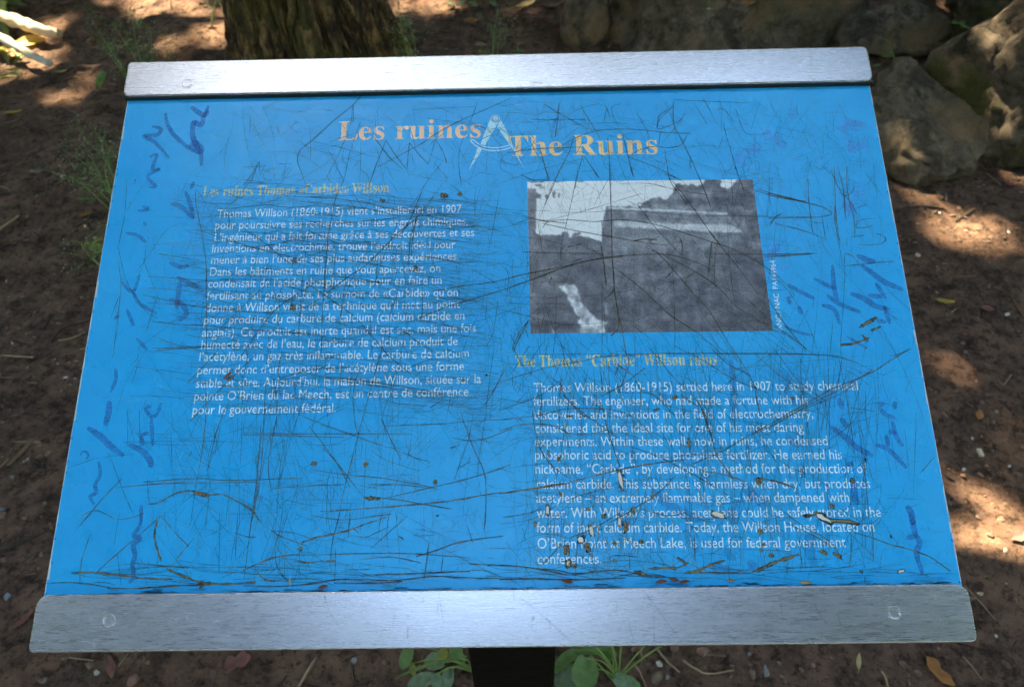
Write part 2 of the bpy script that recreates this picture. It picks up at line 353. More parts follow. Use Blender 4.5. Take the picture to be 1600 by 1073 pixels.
boulder(1610, 62, (.40, .30, .36), .26, 47, 'rock_moss', 'grey boulder behind the mossy one, cut by the frame corner', rot=(0, 0, -15))
boulder(1480, -90, (.75, .35, .45), .25, 52, 'rock', 'dark rock wall overhanging at the top right edge', rot=(0, 0, 5))
boulder(915, 50, (.12, .13, .26), .05, 57, 'rock_tan', 'brown rock shoulder leaning on the left end of the largest boulder', sub=4)
boulder(1590, 238, (.16, .12, .07), .0, 61, 'rock', 'low grey rock under the mossy boulder at the right edge', sub=4)

# ------------------------------------------------------------------ tree with crown
tb = GG(499, 122); tree = empty('maple_tree', tb); tag(tree, 'thick tree trunk with furrowed mossy bark behind the sign', 'tree')
ns, nr = 420, 260; th = np.linspace(0, 2 * math.pi, ns, endpoint=False); hz = np.concatenate([np.linspace(-.08, 1.2, 210), np.linspace(1.25, 6.0, nr - 210)])
TH, H = np.meshgrid(th, hz, indexing='xy'); rad = .262 + .15 * np.exp(-np.clip(H, 0, 9) / .22) - .022 * np.clip(H, 0, 6)
rad = rad * (1 + .10 * np.exp(-np.clip(H, 0, 9) / .4) * np.sin(TH * 5 + .9) + .04 * fbm(np.cos(TH) * 1.3 + 3, np.sin(TH) * 1.3, H * .8, 2, 4))
wx = .25 * fbm(np.cos(TH) * 3, np.sin(TH) * 3, H * 5, 3, 61); fur = 1 - np.abs(fbm(np.cos(TH + wx * .5) * 11, np.sin(TH + wx * .5) * 11, H * 3.2 + 5, 3, 14)); cr = 1 - np.abs(fbm(np.cos(TH) * 8, np.sin(TH) * 8, H * 14, 2, 44)); rad = rad - .045 * np.clip(fur - .66, 0, 1) / .34 - .012 * np.clip(cr - .8, 0, 1) / .2 + .010 * fbm(np.cos(TH) * 14, np.sin(TH) * 14, H * 9, 3, 24)
lean = .05 * H
V = np.stack([np.cos(TH) * rad - .02 * H, np.sin(TH) * rad + lean * .4, H], -1).reshape(-1, 3)
F = [(r * ns + k, r * ns + (k + 1) % ns, (r + 1) * ns + (k + 1) % ns, (r + 1) * ns + k) for r in range(nr - 1) for k in range(ns)]
mesh('trunk', V, F, M['bark'], tree, True)
limbs = []
for k in range(14):
    a = k * 2.399 + .5; h0 = 3.2 + k * .2; L = random.uniform(3, 6); p0 = Vector((0, 0, h0)); p = [p0 + Vector((math.cos(a) * L * q, math.sin(a) * L * q, 3.0 * q ** .8 + .15 * math.sin(q * 9 + k))) for q in (0, .2, .4, .6, .8, 1)]
    limbs.append(tube(p, [.10, .08, .06, .045, .03, .012], 8))
mesh('limb', *merge(limbs), M['bark'], tree, True)
# leaves: thin where the photo's sunlight reaches the ground and at unseen sky gaps, shaped for reflections and fill light
bpy.context.view_layer.update()
def HIT(px, py):
    """first surface met behind a place of the photo (ground or boulder)"""
    o = CAM_W.translation; d = (CAM_W.to_3x3() @ Vector(((px - CX) / FPX, -(py - CY) / FPX, -1))).normalized()
    h = S.ray_cast(bpy.context.evaluated_depsgraph_get(), o, d); return h[1] if h[0] else GG(px, py)
patches = [(HIT(x, y), r_) for x, y, r_ in ((35, 76, .05), (8, 94, .03), (75, 80, .02), (250, -2, .09), (345, 50, .05), (300, 16, .025), (1478, 350, .045), (1520, 360, .022), (1560, 366, .035), (1545, 830, .07), (1592, 870, .07), (1505, 850, .05), (1580, 920, .06), (1530, 895, .05), (660, 4, .07), (822, 8, .05),
    (1405, 178, .012), (1415, 238, .012), (1548, 45, .010), (1568, 125, .008), (1455, 560, .015), (1480, 575, .012), (1575, 700, .04), (1100, 26, .03), (1280, 38, .02), (20, 430, .015), (600, 4, .03))]
def leaf_cloud(n, cen, rad3, size, seed, carve=True):
    r = np.random.default_rng(seed); d = r.normal(0, 1, (n, 3)); d /= np.linalg.norm(d, axis=1)[:, None]; q = d * (r.random(n) ** (1 / 3))[:, None]; p = q * np.array(rad3) + np.array(cen)
    p += .5 * np.stack([fbm(p[:, 0] * .5, p[:, 1] * .5, p[:, 2] * .5, 2, s) for s in (1, 2, 3)], 1)
    if carve:
        keep = np.ones(len(p), bool); s = np.array(SUN[:])
        for c_, rr in patches:
            v = p - np.array(c_[:]); tt = v @ s; dist = np.linalg.norm(v - tt[:, None] * s, axis=1)
            wob = 1 + .35 * fbm(p[:, 0] * 3, p[:, 1] * 3, p[:, 2] * 3, 2, 8); keep &= (dist > (rr * wob + size * .5)) | (r.random(len(p)) < .012)
        vx = np.degrees(np.arctan2(p[:, 0], p[:, 2] - 1)); vy = np.degrees(np.arctan2(p[:, 1], p[:, 2] - 1))
        g = np.min([((vx - e[0]) / e[2]) ** 2 + ((vy - e[1]) / e[3]) ** 2 for e in GAPS], axis=0) + .4 * fbm(p[:, 0] * .8, p[:, 1] * .8, p[:, 2] * .3, 3, 77)
        keep &= (g > 1) | ((vy > 0) & (r.random(len(p)) < .08))
        p = p[keep]
    n = len(p); nrm = r.normal(0, 1, (n, 3)) + np.array([0, 0, 1.2]); nrm /= np.linalg.norm(nrm, axis=1)[:, None]
    a = np.cross(nrm, r.normal(0, 1, (n, 3))); a /= np.linalg.norm(a, axis=1)[:, None]; b = np.cross(nrm, a); s_ = size * r.uniform(.6, 1.3, n)[:, None]
    V = np.stack([p - a * s_, p - b * s_ * .55 + nrm * s_ * .15, p + a * s_, p + b * s_ * .55 + nrm * s_ * .15], 1).reshape(-1, 3)
    return V, np.arange(4 * n).reshape(-1, 4)
GAPS = ((-3, -24, 10, 7), (-7, 13, 20, 7), (19, 7, 8, 9), (0, -52, 42, 16), (48, -8, 13, 32), (-52, -14, 13, 30), (24, 50, 18, 8))
cv, cf = leaf_cloud(90000, (-.6, 1.0, 8.3), (10, 10, 2.6), .15, 5)
cv2, cf2 = leaf_cloud(9000, tuple(np.array([0, .2, .5]) + np.array(SUN[:]) * 10), (2.6, 2.6, 2.0), .13, 6)
cro = mesh('crown', np.concatenate([cv, cv2]) - np.array(tb[:]), np.concatenate([cf, cf2 + len(cv)]), M['canopy'], tree)
# wood all round, beyond the frame of the photo on every side
r = np.random.default_rng(9); n = 42000; a = r.uniform(0, 6.283, n); R_ = r.uniform(11, 19, n); zz = r.random(n) ** .8 * 14
p = np.stack([np.cos(a) * R_, np.sin(a) * R_, zz], 1); p[:, :2] *= (1 + .1 * fbm(a * 6, zz * .4, o=2, s=3))[:, None]
kp = np.ones(n, bool); s = np.array(SUN[:])
for c_, rr in patches:
    v = p - np.array(c_[:]); tt = v @ s; kp &= np.linalg.norm(v - tt[:, None] * s, axis=1) > rr + .45
p = p[kp]; n = len(p)
nrm = r.normal(0, 1, (n, 3)); nrm /= np.linalg.norm(nrm, axis=1)[:, None]; u = np.cross(nrm, r.normal(0, 1, (n, 3))); u /= np.linalg.norm(u, axis=1)[:, None]; v_ = np.cross(nrm, u); s_ = r.uniform(.25, .55, n)[:, None]
V = np.stack([p - u * s_, p - v_ * s_ * .6, p + u * s_, p + v_ * s_ * .6], 1).reshape(-1, 3)
tag(mesh('distant_wood', V, np.arange(4 * n).reshape(-1, 4), M['canopy']), 'leafy wood all round the clearing', kind='stuff')
# ------------------------------------------------------------------ the sign
SIGN_BASE = Vector((0.0, -.19, gz(0, -.19)))
sign = empty('information_sign', SIGN_BASE); tag(sign, 'sloping blue bilingual information board about the ruins, on a dark post', 'sign')
LOC = Matrix.Translation(-SIGN_BASE) @ PANEL_M
def spart(name, V, F, mat, parent=None, **k):
    o = mesh(name, V, F, mat, **k)
    if parent is None: o.parent = sign; o.matrix_local = LOC
    else: o.parent = parent
    return o
def rounded_plate(x0, x1, y0, y1, z0, z1, rad, bev, n=7):
    """rounded slab with a rolled top edge; rad = (bl, br, tr, tl)"""
    cs = [(x0, y0, rad[0], 180), (x1, y0, rad[1], 270), (x1, y1, rad[2], 0), (x0, y1, rad[3], 90)]
    def ring(ins, z):
        o = []
        for cx, cy, r_, a0 in cs:
            sx = 1 if cx == x0 else -1; sy = 1 if cy == y0 else -1
            for k in range(n + 1):
                a = math.radians(a0 + 90 * k / n); rr = max(r_ - ins, .0004)
                o.append((cx + sx * (ins + rr) + math.cos(a) * rr, cy + sy * (ins + rr) + math.sin(a) * rr, z))
        return o
    V = ring(bev * .4, z0); m = len(V); rings = [(0, z0 + bev * .4)] + [(bev * (1 - math.cos(math.radians(a))), z1 - bev + bev * math.sin(math.radians(a))) for a in (0, 18, 36, 54, 72, 90)]
    for ins, z in rings: V += ring(ins, z)
    F = [(i * m + k, i * m + (k + 1) % m, (i + 1) * m + (k + 1) % m, (i + 1) * m + k) for i in range(len(rings)) for k in range(m)]
    F.append(tuple(range(m - 1, -1, -1))); F.append(tuple(len(rings) * m + k for k in range(m)))
    return V, F
XL, XR = -.3878, .3875
board = spart('board', *rounded_plate(XL, XR, -.287, .287, -.0065, 0, (.003,) * 4, .0006), M['blue'])
me = board.data; me.materials.append(M['edge'])
for p_ in me.polygons:
    if abs(p_.normal.z) < .6 or p_.normal.z < -.5: p_.material_index = 1
BT = .0068
topbar = spart('top_rail', *rounded_plate(-.3898, .3885, .2478, .2910, .0006, BT, (.0075, .0085, .006, .0045), .0016), M['alu'], smooth=False)
botbar = spart('bottom_rail', *rounded_plate(-.3893, .3885, -.2908, -.2452, .0006, BT, (.005, .006, .011, .010), .0014), M['alu_lower'], smooth=False)
for o in (topbar, botbar): o.data.polygons.foreach_set('use_smooth', [len(p.vertices) == 4 for p in o.data.polygons])
def rivet(px, py, bar, k_=1):
    x, y, _ = P(px, py, BT); V, F = [], []; prof = [(.0058, .00002), (.0054, .00035), (.0048, .00042), (.0043, .00018), (.0036, .00010), (.0018, .00012), (.0003, .00014)]; n = 32
    for r_, h in prof:
        for k in range(n): a = 2 * math.pi * k / n; V.append((x + math.cos(a) * r_, y + math.sin(a) * r_, BT + h * k_))
    for i in range(len(prof) - 1):
        for k in range(n): F.append((i * n + k, i * n + (k + 1) % n, (i + 1) * n + (k + 1) % n, (i + 1) * n + k))
    F.append(tuple((len(prof) - 1) * n + k for k in range(n)))
    spart('rivet', V, F, M['alu'] if bar is topbar else M['alu_lower'], bar, smooth=True)
spart('lip_shade_strip', *rounded_plate(-.3895, .3895, .2468, .2500, .0001, .0052, (.001,) * 4, .0008), M['lip_shade'], topbar)  # added black strip stands in for the dark reflection on the rail lip
rivet(170, 970, botbar, 1.3); rivet(1397, 957, botbar, 1.3); rivet(293, 131, topbar, .3)
# post and the brackets under the board
px0, px1 = G(735, 1040, .60).x, G(867, 1040, .60).x
def box(x0, x1, y0, y1, z0, z1, b=.004):
    V = []
    for z, i in ((z0, 0), (z1, 0)):
        V += [(x0 + b, y0, z), (x1 - b, y0, z), (x1, y0 + b, z), (x1, y1 - b, z), (x1 - b, y1, z), (x0 + b, y1, z), (x0, y1 - b, z), (x0, y0 + b, z)]
    F = [(k, (k + 1) % 8, 8 + (k + 1) % 8, 8 + k) for k in range(8)] + [tuple(range(7, -1, -1)), tuple(range(8, 16))]
    return V, F
yf = G(800, 1040, .60).y; bx = [Vector(v) - SIGN_BASE for v in box(px0, px1, yf, yf + (px1 - px0), -.25, .80)[0]]
# slope the head of the post to meet the board
for v in bx[8:]:
    wy = v.y + SIGN_BASE.y; v.z = .98 + (wy / math.cos(TILT)) * math.sin(TILT) - .030 - SIGN_BASE.z
post = mesh('post', bx, box(0, 1, 0, 1, 0, 1)[1], M['post'], sign)
xc = (px0 + px1) / 2
for s_ in (-1, 1):
    spart('support_arm', *box(xc + s_ * .13 - .02, xc + s_ * .13 + .02, -.24, .24, -.0255, -.0067, .002), M['bracket'])
spart('mounting_plate', *box(xc - .16, xc + .16, -.24, -.06, -.030, -.0257, .002), M['bracket'])

# ---- lettering
def text_geo(s, bold_serif=False):
    if bold_serif:
        s = ''.join(chr(0x1D400 + ord(c) - 65) if 'A' <= c <= 'Z' else chr(0x1D41A + ord(c) - 97) if 'a' <= c <= 'z' else c for c in s)
    cu = bpy.data.curves.new('t', 'FONT'); cu.body = s; cu.size = 1; cu.resolution_u = 3; o = bpy.data.objects.new('t', cu); C.objects.link(o)
    dg = bpy.context.evaluated_depsgraph_get(); m = o.evaluated_get(dg).to_mesh(); V = np.array([v.co[:] for v in m.vertices]); F = [tuple(p.vertices) for p in m.polygons]
    o.evaluated_get(dg).to_mesh_clear(); bpy.data.objects.remove(o); bpy.data.curves.remove(cu)
    return V, F
ZT = .00008
def place_text(name, s, L, R, mat, sy=None, ky=1.0, serif=False, label=None):
    V, F = text_geo(s, serif); a = np.array(P(*L)[:2]); b = np.array(P(*R)[:2]); x0, x1 = V[:, 0].min(), V[:, 0].max(); sx = np.linalg.norm(b - a) / (x1 - x0)
    u = (b - a) / np.linalg.norm(b - a); n = np.array([-u[1], u[0]]); sy = (sy or sx) * ky
    q = a + np.outer((V[:, 0] - x0) * sx, u) + np.outer(V[:, 1] * sy, n)
    o = spart(name, np.column_stack([q, np.full(len(q), ZT)]), F, mat, board)
    if label: o['label'] = label
    return sx
FR = ["Thomas Willson (1860-1915) vient s'installer ici en 1907|339,340|721,332", "pour poursuivre ses recherches sur les engrais chimiques.|336,358|731,351.5", "L'ing\u00e9nieur qui a fait fortune gr\u00e2ce \u00e0 ses d\u00e9couvertes et ses|335,377|741,369",
 "inventions en \u00e9lectrochimie, trouve l'endroit id\u00e9al pour|331,394.5|711.5,387.6", "mener \u00e0 bien l'une de ses plus audacieuses exp\u00e9riences.|329.6,412.5|717,405.8", "Dans les b\u00e2timents en ruine que vous apercevez, on|327.6,431|688,425",
 "condensait de l'acide phosphorique pour en faire un|325,449.5|690,443.4", "fertilisant au phosphate. Le surnom de \u00abCarbide\u00bb qu'on|322.5,468.5|715.4,462.6", "donne \u00e0 Willson vient de la technique qu'il met au point|321,487.4|718.6,481",
 "pour produire du carbure de calcium (calcium carbide en|318.3,506.3|725.6,499.2", "anglais). Ce produit est inerte quand il est sec, mais une fois|315.3,526.3|743.8,518.7", "humect\u00e9 avec de l'eau, le carbure de calcium produit de|314,545.2|715,539",
 "l'ac\u00e9tyl\u00e8ne, un gaz tr\u00e8s inflammable. Le carbure de calcium|311.2,563.8|732.7,558.5", "permet donc d'entreposer de l'ac\u00e9tyl\u00e8ne sous une forme|308.2,584.7|725,578.3", "stable et s\u00fbre. Aujourd'hui, la maison de Willson, situ\u00e9e sur la|306,605.4|751.6,598.3",
 "pointe O'Brien du lac Meech, est un centre de conf\u00e9rence|303.3,625.8|731.8,618.3", "pour le gouvernement f\u00e9d\u00e9ral.|300.6,647|524.5,643.8"]
EN = ["Thomas Willson (1860-1915) settled here in 1907 to study chemical|834,612.4|1341,609", "fertilizers. The engineer, who had made a fortune with his|833.6,633.4|1263,631.3", "discoveries and inventions in the field of electrochemistry,|835,654.8|1271,652.5",
 "considered this the ideal site for one of his most daring|836,675.8|1256,673.9", "experiments. Within these walls now in ruins, he condensed|835.7,696.8|1293.6,695.1", "phosphoric acid to produce phosphate fertilizer. He earned his|836.3,717.4|1315.7,716.9",
 "nickname, \u201cCarbide\u201d, by developing a method for the production of|837,739.7|1354.7,738.7", "calcium carbide. This substance is harmless when dry, but produces|838,763.3|1360,762.2", "acetylene \u2013 an extremely flammable gas \u2013 when dampened with|838,785|1327.5,783.8",
 "water. With Willson's process, acetylene could be safely stored in the|838.5,808.5|1377,807", "form of inert calcium carbide. Today, the Willson House, located on|838.5,831.6|1366.5,830", "O'Brien Point at Meech Lake, is used for federal government|840,856.4|1322,854.2", "conferences.|840,880.6|940,880"]
for L_ in (FR, EN):
    for ln in L_:
        s, a, b = ln.replace("'", "\u2019").split('|'); place_text('text_line', s, eval(a), eval(b), M['ink_body'], sy=.0126)
place_text('title', 'Les ruines', (528, 219.6), (751.4, 215), M['ink_title2'], ky=1.0, serif=True, label='French title in faded peach serif letters')
place_text('title', 'The Ruins', (794, 244), (1028, 240.6), M['ink_title'], ky=1.0, serif=True, label='English title in peach serif letters')
def heading(words, **k):
    for s, a, b, ser in words: place_text('subtitle', s, a, b, M['ink_head'], sy=.0162, serif=ser, **k)
def along(L, R, s, ser=True):
    """set a heading as one line, the signs between the words in the plain face"""
    return [(s, L, R, ser)]
heading(along((316.6, 307), (607.8, 300.5), 'Les ruines Thomas \u00abCarbide\u00bb Willson'), label='yellowish French heading over the left column')
heading(along((805, 572.8), (1121, 570), 'The Thomas \u201cCarbide\u201d Willson ruins'), label='yellowish English heading over the right column')
place_text('caption', 'ANC / NAC  PA144964', (1222.5, 516), (1211, 407), M['ink_body'], label='small caption running up beside the photograph')

# ---- strokes: crops of the board surface, smoothed and laid on it
CROPS = dict(A=(380, 80, 3.81), B=(780, 80, 3.81), C=(100, 280, 3.8325), D=(480, 300, 4.126), E=(800, 260, 3.478), F=(1200, 260, 3.5775), G=(0, 540, 3.8325), H=(380, 540, 3.81), I=(780, 540, 3.81), J=(1180, 540, 3.81),
             K=(0, 800, 3.93), L=(380, 800, 3.81), M=(780, 800, 3.81), N=(1180, 800, 3.81), Q=(150, 150, 2.618), T=(720, 165, 9.757), R=(1180, 0, 3.576))
class Ribbons:
    def __init__(s): s.V, s.F, s.a = [], [], []
    def add(s, pts, width, z, alpha=1.0, taper=.5, wob=.25, smooth=True, jit=0.0):
        if len(pts) < 2: return
        q = np.array(catmull(pts, 5) if smooth else pts, float)[:, :2]; n = len(q)
        if n == 2: q = np.array([q[0] + (q[1] - q[0]) * k for k in (0, .25, .5, .75, 1)]); n = 5
        if jit: q = q + rng.normal(0, jit, q.shape)
        d = np.gradient(q, axis=0); d /= np.linalg.norm(d, axis=1)[:, None] + 1e-12; nn = np.column_stack([-d[:, 1], d[:, 0]])
        t_ = np.linspace(0, 1, n); w_ = width * .5 * (1 - taper * np.abs(2 * t_ - 1) ** 3) * (1 + wob * rng.normal(0, 1, n)).clip(.35, 1.9)
        o = len(s.V); L_ = q + nn * w_[:, None]; R_ = q - nn * w_[:, None]
        for i in range(n): s.V += [(*L_[i], z), (*R_[i], z)]
        s.a += list(np.repeat(alpha * (1 - .35 * rng.random(n)), 2))
        s.F += [(o + 2 * i, o + 2 * i + 1, o + 2 * i + 3, o + 2 * i + 2) for i in range(n - 1)]
    def blob(s, c, rx, ry, ang, z, alpha=1, n=12, irr=.25, sq=1.0):
        o = len(s.V); s.V.append((*c, z)); ca, sa = math.cos(ang), math.sin(ang)
        for k in range(n):
            a = 2 * math.pi * k / n; f = 1 + irr * random.uniform(-1, 1); x, y = math.copysign(abs(math.cos(a)) ** sq, math.cos(a)) * rx * f, math.copysign(abs(math.sin(a)) ** sq, math.sin(a)) * ry * f; s.V.append((c[0] + x * ca - y * sa, c[1] + x * sa + y * ca, z))
        s.F += [(o, o + 1 + k, o + 1 + (k + 1) % n) for k in range(n)]; s.a += [alpha] * (n + 1)
    def poly(s, pts, z, alpha=1):
        o = len(s.V); s.V += [(p[0], p[1], z) for p in pts]; s.F.append(tuple(range(o, o + len(pts)))); s.a += [alpha] * len(pts)
    def build(s, name, mat, parent, **k):
        o = spart(name, s.V, s.F, mat, parent, attr=s.a)
        tag(o, **k) if k else None
        return o
PX = .00058                                    # one photo pixel on the board, metres (mean)
def parse(block, fn, z=0.0):
    for line in block.strip().splitlines():
        head, rest = line.split(' ', 1); crop = CROPS[head[0]]; w_ = float(head[1:])
        for st in rest.split(';'):
            pts = [tuple(map(float, p.split(','))) for p in st.split()]
            if pts: fn([P(crop[0] + x / crop[2], crop[1] + y / crop[2], z)[:2] for x, y in pts], w_)
